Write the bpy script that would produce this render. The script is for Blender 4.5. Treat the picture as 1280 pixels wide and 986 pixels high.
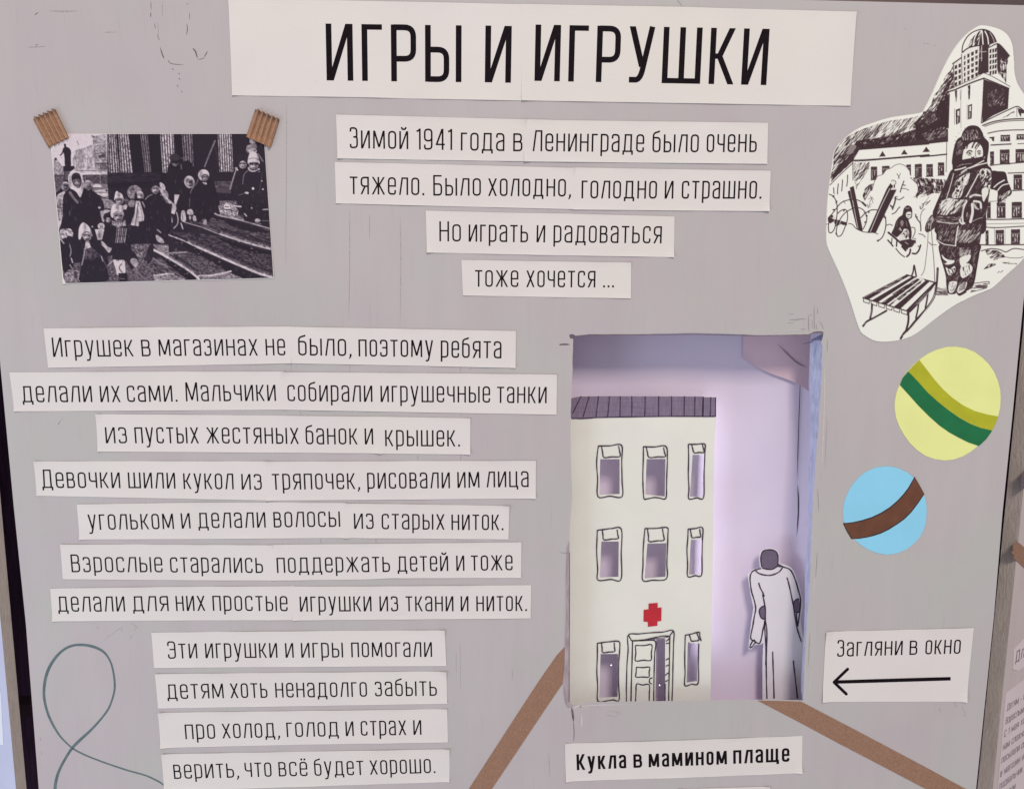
import bpy, math, random
import numpy as np
from mathutils import Vector, Matrix, geometry, noise as mnoise
random.seed(7)
S = bpy.context.scene
for o in list(bpy.data.objects): bpy.data.objects.remove(o)
R = math.radians

# ------------------------------------------------------------------ camera
F, CX, CY = 1050.0, 640.0, 493.0
TH = R(8.8)
fw = Vector((0, math.cos(TH), -math.sin(TH)))
u0 = Vector((0, math.sin(TH), math.cos(TH)))
sr = 0.0063; cr = math.sqrt(1 - sr * sr)
rt = Vector((1, 0, 0)) * cr + u0 * sr
up = u0 * cr - Vector((1, 0, 0)) * sr
CAM = Vector((0, 0, 1.3)) - fw * 0.79
cam_d = bpy.data.cameras.new('camera'); cam = bpy.data.objects.new('camera', cam_d)
S.collection.objects.link(cam); S.camera = cam
cam_d.sensor_width = 36; cam_d.lens = F / 1280 * 36; cam_d.clip_start = .01; cam_d.clip_end = 50
M4 = Matrix((rt, up, -fw)).transposed().to_4x4(); M4.translation = CAM
cam.matrix_world = M4

# ------------------------------------------------------------------ light and exposure
world = bpy.data.worlds.new('World'); S.world = world; world.use_nodes = True
bg = world.node_tree.nodes['Background']
bg.inputs[0].default_value = (.93, .93, 1.0, 1); bg.inputs[1].default_value = .50
S.view_settings.view_transform = 'Standard'; S.view_settings.look = 'None'
S.view_settings.gamma = 1; S.view_settings.exposure = 0

def area(name, loc, target, size, power, col, sy=None):
    d = bpy.data.lights.new(name, 'AREA'); d.energy = power; d.color = col; d.size = size
    if sy: d.shape = 'RECTANGLE'; d.size_y = sy
    o = bpy.data.objects.new(name, d); S.collection.objects.link(o)
    o.location = loc
    o.rotation_euler = (Vector(target) - Vector(loc)).to_track_quat('-Z', 'Y').to_euler()
    return o
area('ceiling_lamp', (.55, -3.1, 3.95), (.1, 0, 1.2), .85, 98, (1.0, .905, .775))
area('daylight_window', (-1.9, -1.5, .35), (0, 0, 1.0), 1.1, 19.5, (.64, .80, 1.0))
_p = (.1785, .036, 1.18)
area('led_fill_strip', (.190, .0395, 1.15), (.35, .044, 1.15), .018, .040, (.90, .88, 1.0), sy=.27)
area('led_fill_strip', (.066, .0395, 1.13), (.35, .044, 1.13), .018, .016, (.95, .85, 1.0), sy=.30)  # unseen strip added to lift the dark openings behind the facade
area('led_fill_strip', (.17, .038, .955), (.17, .044, 1.2), .26, .16, (.86, .80, 1.0), sy=.012)  # unseen floor strip added as fill for the recess
def led(name, loc, power, col, r=.006):
    d = bpy.data.lights.new(name, 'POINT'); d.energy = power; d.color = col; d.shadow_soft_size = r
    o = bpy.data.objects.new(name, d); S.collection.objects.link(o); o.location = loc
    return o

# ------------------------------------------------------------------ pixel ray onto a vertical plane
def ray(px, py):
    return (rt * ((px - CX) / F) + fw - up * ((py - CY) / F))
def P(px, py, y=0.0):
    d = ray(px, py)
    return CAM + d * ((y - CAM.y) / d.y)
def onplane(px, py, p0, n):
    d = ray(px, py)
    return CAM + d * ((p0 - CAM).dot(n) / d.dot(n))
def surf(x, z):
    return .00042 + .00013 * math.sin(37 * x + 21 * z) + .0001 * math.sin(71 * z - 29 * x + 1) + .00006 * math.sin(140 * x + 60 * z)

# ------------------------------------------------------------------ materials
def srgb(r, g, b):
    f = lambda c: (c / 255) / 12.92 if c <= 10 else ((c / 255 + .055) / 1.055) ** 2.4
    return (f(r), f(g), f(b), 1)
def mat(name, col, rough=.6, var=.06, scale=30, stretch=(1, 1, 1), bump=.0, bscale=400, spec=.3, col2=None, detail=4, bstretch=None):
    m = bpy.data.materials.new(name); m.use_nodes = True
    nt = m.node_tree; N = nt.nodes; L = nt.links
    b = N['Principled BSDF']; b.inputs['Roughness'].default_value = rough
    b.inputs['Specular IOR Level'].default_value = spec
    tc = N.new('ShaderNodeNewGeometry'); mp = N.new('ShaderNodeMapping')
    mp.inputs['Scale'].default_value = stretch
    L.new(tc.outputs['Position'], mp.inputs[0])
    n = N.new('ShaderNodeTexNoise'); n.inputs['Scale'].default_value = scale; n.inputs['Detail'].default_value = detail
    L.new(mp.outputs[0], n.inputs['Vector'])
    mx = N.new('ShaderNodeMix'); mx.data_type = 'RGBA'
    c = Vector(col[:3]); c2 = Vector(col2[:3]) if col2 else c * (1 - var * 2)
    c1 = c if col2 else c * (1 + var)
    mx.inputs[6].default_value = (*c2, 1); mx.inputs[7].default_value = (*[min(1, v) for v in c1], 1)
    rm = N.new('ShaderNodeMapRange'); rm.inputs[1].default_value = .32; rm.inputs[2].default_value = .68
    L.new(n.outputs[0], rm.inputs[0]); L.new(rm.outputs[0], mx.inputs[0])
    L.new(mx.outputs[2], b.inputs['Base Color'])
    if bump:
        n2 = N.new('ShaderNodeTexNoise'); n2.inputs['Scale'].default_value = bscale; n2.inputs['Detail'].default_value = 5
        mp2 = N.new('ShaderNodeMapping'); mp2.inputs['Scale'].default_value = bstretch or stretch
        L.new(tc.outputs['Position'], mp2.inputs[0]); L.new(mp2.outputs[0], n2.inputs['Vector'])
        bp = N.new('ShaderNodeBump'); bp.inputs['Strength'].default_value = bump; bp.inputs['Distance'].default_value = .001
        L.new(n2.outputs[0], bp.inputs['Height']); L.new(bp.outputs[0], b.inputs['Normal'])
    m['mix'] = mx.name
    return m
def layered(m, col, scale, lo, hi, amt, stretch=(1, 1, 1), detail=6):
    """a second, patchier tone over a material"""
    nt = m.node_tree; N = nt.nodes; L = nt.links
    b = N['Principled BSDF']; src = b.inputs['Base Color'].links[0].from_socket
    g = N.new('ShaderNodeNewGeometry'); mp = N.new('ShaderNodeMapping'); mp.inputs['Scale'].default_value = stretch
    mp.inputs['Location'].default_value = (3.1, 1.7, .3)
    L.new(g.outputs['Position'], mp.inputs[0])
    n = N.new('ShaderNodeTexNoise'); n.inputs['Scale'].default_value = scale; n.inputs['Detail'].default_value = detail
    L.new(mp.outputs[0], n.inputs['Vector'])
    r = N.new('ShaderNodeMapRange'); r.inputs[1].default_value = lo; r.inputs[2].default_value = hi; r.inputs[4].default_value = amt
    L.new(n.outputs[0], r.inputs[0])
    mx = N.new('ShaderNodeMix'); mx.data_type = 'RGBA'
    L.new(r.outputs[0], mx.inputs[0]); L.new(src, mx.inputs[6]); mx.inputs[7].default_value = col
    L.new(mx.outputs[2], b.inputs['Base Color'])
    return m

M = {}
M['board'] = mat('board_paint', srgb(184, 176, 177), .6, .014, 9, (5, 1, .7), .12, 90, .25, bstretch=(9, 1, .6))
layered(M['board'], srgb(178, 165, 170), 5, .42, .72, .65)
layered(M['board'], srgb(178, 179, 173), 8, .46, .72, .7, (1.6, 1, 1.2))
layered(M['board'], srgb(166, 157, 161), 60, .6, .8, .4, (5, 1, .3))
M['paper'] = mat('paper', (.705, .655, .635, 1), .62, .014, 14, (1, 1, 1), .22, 1100, .25)
layered(M['paper'], (.67, .60, .60, 1), 9, .5, .75, .5)
layered(M['paper'], (.70, .66, .59, 1), 6, .5, .75, .6)
M['ink'] = mat('printing_ink', (.008, .004, .007, 1), .65, .2, 300, spec=.08)
M['kraft'] = mat('kraft_paper', srgb(149, 114, 95), .7, .03, 120, (1, 1, 1), .3, 700, .2)
layered(M['kraft'], srgb(122, 90, 74), 420, .5, .7, .75, (1, 1, 2.5))
layered(M['kraft'], srgb(168, 132, 110), 340, .52, .72, .6, (2.5, 1, 1))
M['cardboard'] = mat('corrugated_cardboard', srgb(172, 134, 110), .75, .06, 300, (1, 1, 1), .4, 1500, .15)
layered(M['cardboard'], srgb(140, 102, 82), 500, .5, .7, .6)
M['yellow'] = mat('pale_yellow_paper', srgb(229, 232, 152), .6, .02, 30, bump=.1, bscale=900)
M['olive'] = mat('olive_paper', srgb(176, 176, 38), .6, .04, 60, bump=.1, bscale=900)
M['green'] = mat('dark_green_paper', srgb(24, 110, 66), .55, .06, 60, bump=.1, bscale=900)
M['sky'] = mat('light_blue_paper', srgb(141, 206, 234), .6, .02, 30, bump=.1, bscale=900)
M['brown'] = mat('brown_paper', srgb(106, 66, 48), .6, .08, 90, bump=.15, bscale=900)
M['brownedge'] = mat('dark_cut_edge', srgb(52, 34, 30), .6)
M['card'] = mat('diorama_card', srgb(225, 222, 213), .6, .02, 20, bump=.1, bscale=700)
layered(M['card'], srgb(222, 225, 208), 12, .5, .75, .6)
M['figure'] = mat('figure_paper', srgb(224, 217, 223), .6, .02, 20, bump=.1, bscale=700)
M['lavender'] = mat('lavender_back_paper', srgb(214, 202, 223), .5, .02, 12, bump=.06, bscale=60, spec=.3)
layered(M['lavender'], srgb(222, 210, 226), 10, .5, .75, .6)
M['pinkreflection'] = mat('pink_reflection_tint', srgb(222, 194, 206), .5, .03, 20, bump=.08, bscale=60, spec=.4)  # pink reflected light put into the colour of a patch
M['boxwall'] = mat('box_lining', srgb(204, 178, 196), .6, .04, 30, bump=.2, bscale=300)
M['reveal'] = mat('rough_cut_edge', srgb(186, 190, 216), .7, .08, 200, (1, 1, .4), .8, 500, .3)  # blue light on the grey cut edge is put into this colour
layered(M['reveal'], srgb(138, 138, 176), 260, .55, .72, .6, (1, 1, .3))
M['marker'] = mat('marker_ink', srgb(66, 50, 72), .5, .15, 200)
M['roof'] = mat('roof_marker_grey', srgb(128, 112, 134), .6, .10, 160, (6, 1, .6))
layered(M['roof'], srgb(108, 92, 114), 90, .5, .7, .6, (.4, 1, 6))
M['figgrey'] = mat('grey_marker', srgb(112, 98, 118), .6, .12, 260, (4, 1, .8))
M['red'] = mat('red_paper', srgb(186, 40, 52), .6, .05, 80)
M['line'] = mat('painted_line', srgb(92, 110, 114), .6, .10, 130)
M['pencil'] = mat('pencil_graphite', srgb(170, 161, 165), .6, .15, 500)
M['pencil2'] = mat('dark_scratch', srgb(108, 95, 102), .7, .2, 500)
M['faint'] = mat('faint_scuff', srgb(160, 150, 154), .7, .10, 300)
M['light_scuff'] = mat('pale_scuff', srgb(198, 190, 188), .7, .06, 300)
M['torn'] = mat('torn_board_edge', srgb(168, 152, 158), .8, .12, 200, (1, 1, .3), .8, 500)
M['edgewood'] = mat('grey_brown_plaster_edge', srgb(182, 171, 165), .8, .04, 60, (2, 2, .5), .7, 260, .2)
layered(M['edgewood'], srgb(160, 147, 140), 220, .52, .7, .4, (1, 1, .4))
M['nface'] = mat('neighbour_board_paint', srgb(196, 182, 182), .6, .03, 10, (4, 4, 1), .3, 120, .2)
M['npaper'] = mat('neighbour_paper', srgb(212, 198, 202), .6, .02, 20)
M['ntext'] = mat('neighbour_print', srgb(132, 118, 124), .6, .1, 300)
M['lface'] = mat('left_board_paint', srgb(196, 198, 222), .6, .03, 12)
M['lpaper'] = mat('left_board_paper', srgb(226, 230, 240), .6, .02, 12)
M['shade_sheet'] = mat('dark_gap_shade', srgb(82, 60, 84), .9, .15, 60, (6, 6, .4), .5, 120, .1)  # dark tone standing in for the shade in the gaps
M['rail'] = mat('dark_stained_rail', srgb(84, 62, 68), .7, .15, 90, (1, 4, 4))
M['wall'] = mat('brown_wall', srgb(150, 128, 124), .8, .06, 12, bump=.3, bscale=60)
M['glow'] = mat('led_lens', (.8, .8, .9, 1), .3)
M['glow'].node_tree.nodes['Principled BSDF'].inputs['Emission Color'].default_value = (.85, .88, 1, 1); M['glow'].node_tree.nodes['Principled BSDF'].inputs['Emission Strength'].default_value = 3.0

# ------------------------------------------------------------------ object helpers
def tag(o, label=None, cat=None, group=None, kind=None):
    if label: o['label'] = label
    if cat: o['category'] = cat
    if group: o['group'] = group
    if kind: o['kind'] = kind
    return o
def thing(name, label, cat, loc, group=None):
    o = bpy.data.objects.new(name, None); S.collection.objects.link(o)
    o.location = loc; o.empty_display_size = .02
    return tag(o, label, cat, group)
def mesh(name, V, Fc, m, parent=None, smooth=False):
    """V in world coordinates; the origin goes to the parent's or to the shape's own middle"""
    V = [Vector(v) for v in V]
    if parent is None:
        lo = Vector([min(v[i] for v in V) for i in range(3)]); hi = Vector([max(v[i] for v in V) for i in range(3)])
        org = (lo + hi) / 2; org.z = lo.z
    else: org = parent_world(parent)
    me = bpy.data.meshes.new(name); me.from_pydata([tuple(v - org) for v in V], [], Fc)
    me.materials.append(m); me.validate()
    if smooth: me.polygons.foreach_set('use_smooth', [True] * len(me.polygons))
    me.update()
    o = bpy.data.objects.new(name, me); S.collection.objects.link(o)
    if parent is None: o.location = org
    else: o.parent = parent
    return o
def parent_world(p):
    w = Vector(p.location)
    while p.parent: p = p.parent; w += Vector(p.location)
    return w
def extrude_poly(pts_front, dvec, holes=()):
    """flat polygon (with holes) given thickness along dvec (away from the viewer)"""
    loops = [list(pts_front)] + [list(h) for h in holes]
    flat = [v for l in loops for v in l]
    tris = geometry.tessellate_polygon([[Vector((v[0], v[2], 0)) for v in l] for l in loops])
    n = len(flat); V = flat + [v + dvec for v in flat]; Fc = []
    for a, b, c in tris:
        A, B, C_ = flat[a], flat[b], flat[c]
        if (B - A).cross(C_ - A).y > 0: a, b, c = a, c, b
        Fc.append((a, b, c)); Fc.append((a + n, c + n, b + n))
    k = 0
    for l in loops:
        for i in range(len(l)):
            j = (i + 1) % len(l); Fc.append((k + i, k + j, k + j + n, k + i + n))
        k += len(l)
    return V, Fc
def catmull(pts, k=6, closed=False):
    out = []; n = len(pts)
    rng = range(n if closed else n - 1)
    g = (lambda i: pts[i % n]) if closed else (lambda i: pts[max(0, min(n - 1, i))])
    for i in rng:
        p0, p1, p2, p3 = g(i - 1), g(i), g(i + 1), g(i + 2)
        for j in range(k):
            t = j / k
            out.append(tuple(.5 * (2 * p1[d] + (p2[d] - p0[d]) * t + (2 * p0[d] - 5 * p1[d] + 4 * p2[d] - p3[d]) * t * t + (3 * p1[d] - p0[d] - 3 * p2[d] + p3[d]) * t ** 3) for d in range(len(p1))))
    if not closed: out.append(tuple(pts[-1]))
    return out
def ribbon2d(pts, w, closed=False, ext=0.0):
    """2-D ribbon about a polyline; w a number or a list; returns verts, faces"""
    p = [tuple(q[:2]) for q in pts]
    q = [p[0]]; ws = w if isinstance(w, (list, tuple)) else [w] * len(p); wq = [ws[0]]
    for a, ww in zip(p[1:], ws[1:]):
        if math.hypot(a[0] - q[-1][0], a[1] - q[-1][1]) > 1e-7: q.append(a); wq.append(ww)
    p, ws = q, wq
    if closed and math.hypot(p[0][0] - p[-1][0], p[0][1] - p[-1][1]) < 1e-7: p.pop(); ws.pop()
    n = len(p)
    if n < 2: return [], []
    if ext and not closed:
        def e(a, b):
            d = math.hypot(a[0] - b[0], a[1] - b[1]); return (a[0] + (a[0] - b[0]) / d * ext, a[1] + (a[1] - b[1]) / d * ext)
        s0, s1 = e(p[0], p[1]), e(p[-1], p[-2]); p[0] = s0; p[-1] = s1
    V = []
    for i in range(n):
        a = p[i - 1] if (i > 0 or closed) else None; b = p[i]; c = p[(i + 1) % n] if (i < n - 1 or closed) else None
        def nrm(u, v):
            dx, dy = v[0] - u[0], v[1] - u[1]; l = math.hypot(dx, dy) or 1; return (-dy / l, dx / l)
        if a is None: nx, ny = nrm(b, c); k = 1
        elif c is None: nx, ny = nrm(a, b); k = 1
        else:
            n1, n2 = nrm(a, b), nrm(b, c); nx, ny = n1[0] + n2[0], n1[1] + n2[1]
            l = math.hypot(nx, ny)
            if l < 1e-4: nx, ny = n1; k = 1
            else: nx /= l; ny /= l; k = 1 / max(.4, nx * n1[0] + ny * n1[1])
        h = ws[i] / 2 * k
        V.append((b[0] + nx * h, b[1] + ny * h)); V.append((b[0] - nx * h, b[1] - ny * h))
    Fc = [(2 * i, 2 * i + 1, 2 * i + 3, 2 * i + 2) for i in range(n - 1)]
    if closed: Fc.append((2 * n - 2, 2 * n - 1, 1, 0))
    return V, Fc
class Acc:
    def __init__(s): s.V = []; s.F = []
    def add(s, V, Fc):
        k = len(s.V); s.V += list(V); s.F += [tuple(i + k for i in f) for f in Fc]
def fix(V, Fc):
    """turn every face towards the viewer (-y)"""
    out = []
    for f in Fc:
        a, b, c = V[f[0]], V[f[1]], V[f[2]]
        out.append(f if (b - a).cross(c - a).y < 0 else tuple(reversed(f)))
    return out
def stroke_px(acc, pts, w, y, smooth=True, closed=False, bump=None, k=6):
    pts = catmull(pts, k, closed) if smooth and len(pts) > 2 else pts
    V, Fc = ribbon2d(pts, w, closed)
    W3 = []
    for v in V:
        p = P(v[0], v[1], y)
        if bump is not None: p.y = -surf(p.x, p.z) - bump
        W3.append(p)
    acc.add(W3, fix(W3, Fc))
def fr(x0, y0, s):
    """reads coordinates taken off an enlargement that starts at x0,y0 with scale s"""
    return lambda *c: [(x0 + c[i] / s, y0 + c[i + 1] / s) for i in range(0, len(c), 2)]
# ------------------------------------------------------------------ lettering: a narrow sans drawn as strokes
def rnd(pts, r, closed=False, k=6):
    """polyline with rounded corners"""
    n = len(pts); out = []
    for i in range(n):
        if not closed and i in (0, n - 1): out.append(pts[i]); continue
        a, b, c = pts[i - 1], pts[i], pts[(i + 1) % n]
        la, lc = math.dist(a, b), math.dist(b, c); rr = min(r, la * .5, lc * .5)
        if rr < 1e-5: out.append(b); continue
        p = (b[0] + (a[0] - b[0]) * rr / la, b[1] + (a[1] - b[1]) * rr / la)
        q = (b[0] + (c[0] - b[0]) * rr / lc, b[1] + (c[1] - b[1]) * rr / lc)
        for j in range(k + 1):
            t = j / k; out.append(((1 - t) ** 2 * p[0] * 1 + 2 * t * (1 - t) * (p[0] * .0 + b[0]) + t * t * q[0], (1 - t) ** 2 * p[1] + 2 * t * (1 - t) * b[1] + t * t * q[1]))
    return out
WID = dict(zip('абвгдеёжзийклмнопрстухцчшщъыьэюя', [.42,.42,.42,.31,.55,.42,.42,.66,.39,.46,.46,.43,.47,.62,.46,.42,.45,.42,.41,.40,.44,.46,.50,.42,.68,.72,.5,.60,.41,.42,.6,.43]))
WID.update({'И': .5, 'Г': .38, 'Р': .47, 'Ы': .68, 'У': .5, 'Ш': .76, 'К': .48, 'З': .42, 'Л': .5, 'Б': .45, 'Н': .47, 'М': .66, 'Д': .56, 'В': .45, 'Э': .44, 'С': .44,
            '1': .2, '9': .42, '4': .44, '.': .09, ',': .09, '-': .3, ' ': .24})
def glyph(ch, w, s):
    """list of (verts, faces) in em units: x 0..w, y 0..1 for a small letter, 1.17 for a capital"""
    out = []
    low = ch.lower(); H = 1.17 if ch != low or ch in '149' else 1.0
    a, b, m, o, t = s / 2, w - s / 2, w / 2, s / 2 * .9, H - s / 2 * .9
    r = min(.19, (w - s) * .5); ht = s * .9
    def line(pts, rr=0, closed=False):
        out.append(ribbon2d(rnd(pts, rr, closed) if rr else pts, s * .97, closed))
    def bar(x, y0=0.0, y1=None):
        out.append(([(x - s / 2, y0), (x + s / 2, y0), (x + s / 2, H if y1 is None else y1), (x - s / 2, H if y1 is None else y1)], [(0, 1, 2, 3)]))
    def hbar(x0, x1, y):
        out.append(([(x0, y - ht / 2), (x1, y - ht / 2), (x1, y + ht / 2), (x0, y + ht / 2)], [(0, 1, 2, 3)]))
    def D(x0, y0, x1, y1, k=1.08):
        h = s * k / 2
        out.append(([(x0 - h, y0), (x0 + h, y0), (x1 + h, y1), (x1 - h, y1)], [(0, 1, 2, 3)]))
    c = ch
    if low in 'ое' or c == 'ё':
        if low == 'о': line([(a, o), (b, o), (b, t), (a, t)], r, True)
        else:
            line([(b, .49 * H), (b, t), (a, t), (a, o), (b, o), (b, .27)], r); hbar(a, b + s / 2, .50 * H)
            if c == 'ё':
                for x in (m - .1, m + .1): out.append(([(x - s * .6, 1.1), (x + s * .6, 1.1), (x + s * .6, 1.1 + s * 1.3), (x - s * .6, 1.1 + s * 1.3)], [(0, 1, 2, 3)]))
    elif c == 'а':
        line([(a, .74), (a, t), (b, t), (b, 0)], r); line([(b, .60), (b - .04, .58), (a, .48), (a, o), (b, o), (b, .25)], r * .9)
    elif c == 'б':
        line([(b - .03, 1.2), (b - .06, 1.15), (a, 1.06), (a, o), (b, o), (b, .86 - s / 2), (a, .86 - s / 2)], r)
    elif c == 'Б':
        bar(a); hbar(0, w - .03, t); line([(a, .66), (b, .66), (b, o), (a, o)], r)
    elif low == 'в':
        bar(a); bw = b - .03
        line([(a, t), (bw, t), (bw, .53 * H), (a, .53 * H)], r * .9); line([(a, .53 * H), (b, .53 * H), (b, o), (a, o)], r * .9)
    elif low == 'г':
        bar(a); hbar(0, w, t)
    elif low == 'д':
        hbar(0, w, o); bar(a, -.15, o); bar(b, -.15, o)
        D(.12, 0, .16, H, .97); bar(b - .07, 0, H); hbar(.15 - s / 2, b - .07 + s / 2, t)
    elif low == 'ж':
        bar(m); D(m - .02, .5, a, H); D(m + .02, .5, b, H); D(a - .01, 0, m - .04, .56); D(b + .01, 0, m + .04, .56)
    elif low == 'з':
        bb = b - .02
        line([(a, .79 * H), (a, t), (bb, t), (bb, .54 * H), (m - .03, .54 * H)], r); line([(m - .03, .54 * H), (b, .54 * H), (b, o), (a, o), (a, .24)], r)
    elif low in 'ий':
        bar(a); bar(b); D(a + s * .25, 0, b - s * .25, H, 1.0)
        if c == 'й': line(rnd([(m - .13, 1.22), (m - .08, 1.1), (m + .08, 1.1), (m + .13, 1.22)], .1))
    elif low == 'к':
        bar(a); hbar(a, a + .12, .50 * H); D(a + .13, .46 * H, b, H); D(b + .01, 0, a + .13, .54 * H)
    elif low == 'л':
        D(a, 0, a + .145, H, .97); hbar(a + .145 - s / 2, w, t); bar(b)
    elif low == 'м':
        D(a, 0, a + .015, H, .97); D(b, 0, b - .015, H, .97); D(m, .08, a + .03, H, 1.05); D(m, .08, b - .03, H, 1.05)
    elif low == 'н':
        bar(a); bar(b); hbar(a, b, .53 * H)
    elif low == 'п':
        bar(a); bar(b); hbar(a, b, t)
    elif c == 'р':
        bar(a, -.24); line([(a, t), (b, t), (b, o), (a, o)], r)
    elif c == 'Р':
        bar(a); line([(a, t), (b, t), (b, .47), (a, .47)], r)
    elif low == 'с':
        line([(b, .72 * H), (b, t), (a, t), (a, o), (b, o), (b, .28 * H)], r)
    elif low == 'т':
        bar(m); hbar(0, w, t)
    elif c == 'у':
        D(m, .06, a, H); line([(b, H), (m + .0, 0.02), (m - .05, -.18), (m - .1, -.21), (.03, -.21)], .08)
    elif c == 'У':
        D(m + .02, .33, a, H); line([(b, H), (m + .02, .22), (m - .02, s / 2 + .06), (m - .08, s / 2), (.02, s / 2)], .1)
    elif low == 'х':
        D(a, 0, b, H); D(b, 0, a, H)
    elif low == 'ц':
        bar(a); bar(b - .06); hbar(a, w, o); bar(b, -.15, o)
    elif low == 'ч':
        line([(a, H), (a, .43), (b, .43)], r); bar(b)
    elif low in 'шщ':
        e = .06 if low == 'щ' else 0
        bar(a); bar((a + b - e) / 2); bar(b - e); hbar(0, w - e, o)
        if e: hbar(0, w, o); bar(b, -.15, o)
    elif low == 'ь':
        bar(a); line([(a, .57 * H), (b, .57 * H), (b, o), (a, o)], r)
    elif low == 'ы':
        bb = b - .2 * (w / .6); bar(a); line([(a, .57 * H), (bb, .57 * H), (bb, o), (a, o)], r); bar(b)
    elif low == 'э':
        line([(a, .74 * H), (a, t), (b, t), (b, o), (a, o), (a, .26 * H)], r); hbar(.13, b, .53 * H)
    elif low == 'я':
        bar(b); line([(b, t), (a, t), (a, .46), (b, .46)], r); D(a, 0, m + .02, .48)
    elif c == '1':
        bar(b); line([(0, 1.02), (b * .6, 1.05), (b, 1.15)], .05)
    elif c == '9':
        line([(a, .5), (b, .5), (b, t), (a, t)], r, True); line([(b, .8), (b, o), (a, o), (a, .28)], r)
    elif c == '4':
        bar(b - .08); hbar(0, w, .3); D(a, .3, b - .1, H)
    elif c == '.': out.append(([(0, 0), (s * 1.15, 0), (s * 1.15, s * 1.25), (0, s * 1.25)], [(0, 1, 2, 3)]))
    elif c == ',': out.append(([(.02, 0), (-.03, -.16), (.03, -.16), (.02 + s * 1.1, 0), (.02 + s * 1.1, s * 1.3), (.02, s * 1.3)], [(0, 1, 2, 3, 4, 5)]))
    elif c == '-': hbar(0, w, .45)
    return out
def finer(V, Fc, n=6):
    V = list(V); out = []
    for f in Fc:
        if len(f) != 4: out.append(f); continue
        a, b, c, d = f
        if math.dist(V[a], V[b]) > math.dist(V[b], V[c]): a, b, c, d = b, c, d, a
        pa, pb = a, b
        k = n if math.dist(V[b], V[c]) > .25 else 1
        for i in range(1, k + 1):
            t = i / k
            if i == k: qa, qb = d, c
            else:
                V.append((V[a][0] + (V[d][0] - V[a][0]) * t, V[a][1] + (V[d][1] - V[a][1]) * t)); qa = len(V) - 1
                V.append((V[b][0] + (V[c][0] - V[b][0]) * t, V[b][1] + (V[c][1] - V[b][1]) * t)); qb = len(V) - 1
            out.append((pa, pb, qb, qa)); pa, pb = qa, qb
    return V, out
def lettering(acc, word, p0, p1, xh, s=.098, gap=.155, lift=.00008, place=P, upv=None):
    """word between two pixel points on its baseline, on the board's face"""
    B0, B1 = place(*p0), place(*p1)
    e = (B1 - B0); L = e.length; e.normalize()
    if upv is None:
        u = Vector((-e.z, 0, e.x)); u.normalize()
    else: u = upv
    hm = (place(p0[0], p0[1]) - place(p0[0], p0[1] - xh)).length
    n = len(word); W0 = sum(WID.get(c, .4) for c in word); G = gap * (n - 1)
    k = (L / hm) / (W0 + G)
    x = 0
    for c in word:
        w = WID.get(c, .4) * k
        for V, Fc in glyph(c, w, s):
            if xh > 40 and place is P: V, Fc = finer(V, Fc)
            W3 = []
            for vx, vy in V:
                q = B0 + e * ((x + vx) * hm) + u * (vy * hm)
                if place is P: q.y = -surf(q.x, q.z) - lift
                else: q = q - place.n * lift
                W3.append(q)
            acc.add(W3, fix(W3, Fc) if place is P else Fc)
        x += w + gap * k

def poly_at(pl, x):
    for (x0, y0), (x1, y1) in zip(pl, pl[1:]):
        if x <= x1: return y0 + (y1 - y0) * (x - x0) / (x1 - x0)
    return pl[-1][1]
def paper_sheet(name, top, bot, parent, m, lift=0.0, thick=.00022, curl=(0, 0, 0, 0), edge=.0003, nx=None, seed=0):
    """a strip of paper between a top and a bottom edge (pixel polylines), its rim slightly sprung off the board"""
    nx = nx or max(8, int((top[-1][0] - top[0][0]) / 9)); ny = 8
    rs = random.Random(seed)
    if not any(curl): curl = tuple(rs.choice((0, 0, .0006, .0011, .0016)) for _ in range(4))
    ph = [rs.uniform(0, 6.28) for _ in range(4)]
    us = [i / nx for i in range(nx + 1)]; vs = [0, .05, .12, .22, .36, .5, .64, .78, .88, .95, 1]
    ny = len(vs) - 1
    def along(pl, u):
        x = pl[0][0] + (pl[-1][0] - pl[0][0]) * u
        return (x, poly_at(pl, x))
    V = []
    for v in vs:
        for u in us:
            a, b = along(top, u), along(bot, u)
            p = P(a[0] + (b[0] - a[0]) * v, a[1] + (b[1] - a[1]) * v)
            g = 1 - min(1, min(v, 1 - v) / .14)
            wav = .5 + .5 * math.sin(u * 9 + ph[0] + (2.1 if v > .5 else 0)) * math.sin(u * 23 + ph[1])
            e = edge * g * g * wav
            cl = curl[0] * max(0, 1 - (u * 26 + v * 3)) ** 2 + curl[1] * max(0, 1 - ((1 - u) * 26 + v * 3)) ** 2 + \
                 curl[2] * max(0, 1 - (u * 26 + (1 - v) * 3)) ** 2 + curl[3] * max(0, 1 - ((1 - u) * 26 + (1 - v) * 3)) ** 2
            p.y = -surf(p.x, p.z) - lift - e - cl
            V.append(p)
    n = nx + 1; Fc = []
    for j in range(ny):
        for i in range(nx): Fc.append((j * n + i, (j + 1) * n + i, (j + 1) * n + i + 1, j * n + i + 1))
    rim = [i for i in range(n)] + [j * n + nx for j in range(1, ny + 1)] + [ny * n + i for i in range(nx - 1, -1, -1)] + [j * n for j in range(ny - 1, 0, -1)]
    k = len(V)
    for i in rim: q = V[i].copy(); q.y += thick; V.append(q)
    for i in range(len(rim)):
        j = (i + 1) % len(rim); Fc.append((rim[j], rim[i], k + i, k + j))
    return mesh(name, V, Fc, m, parent, False)
# ------------------------------------------------------------------ the room behind
def quad(name, pts, m, parent=None):
    return mesh(name, pts, [(0, 1, 2, 3)], m, parent)
tag(quad('wall', [Vector((-4, 1.1, -1)), Vector((4, 1.1, -1)), Vector((4, 1.1, 4)), Vector((-4, 1.1, 4))], M['wall']), kind='structure')

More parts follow.
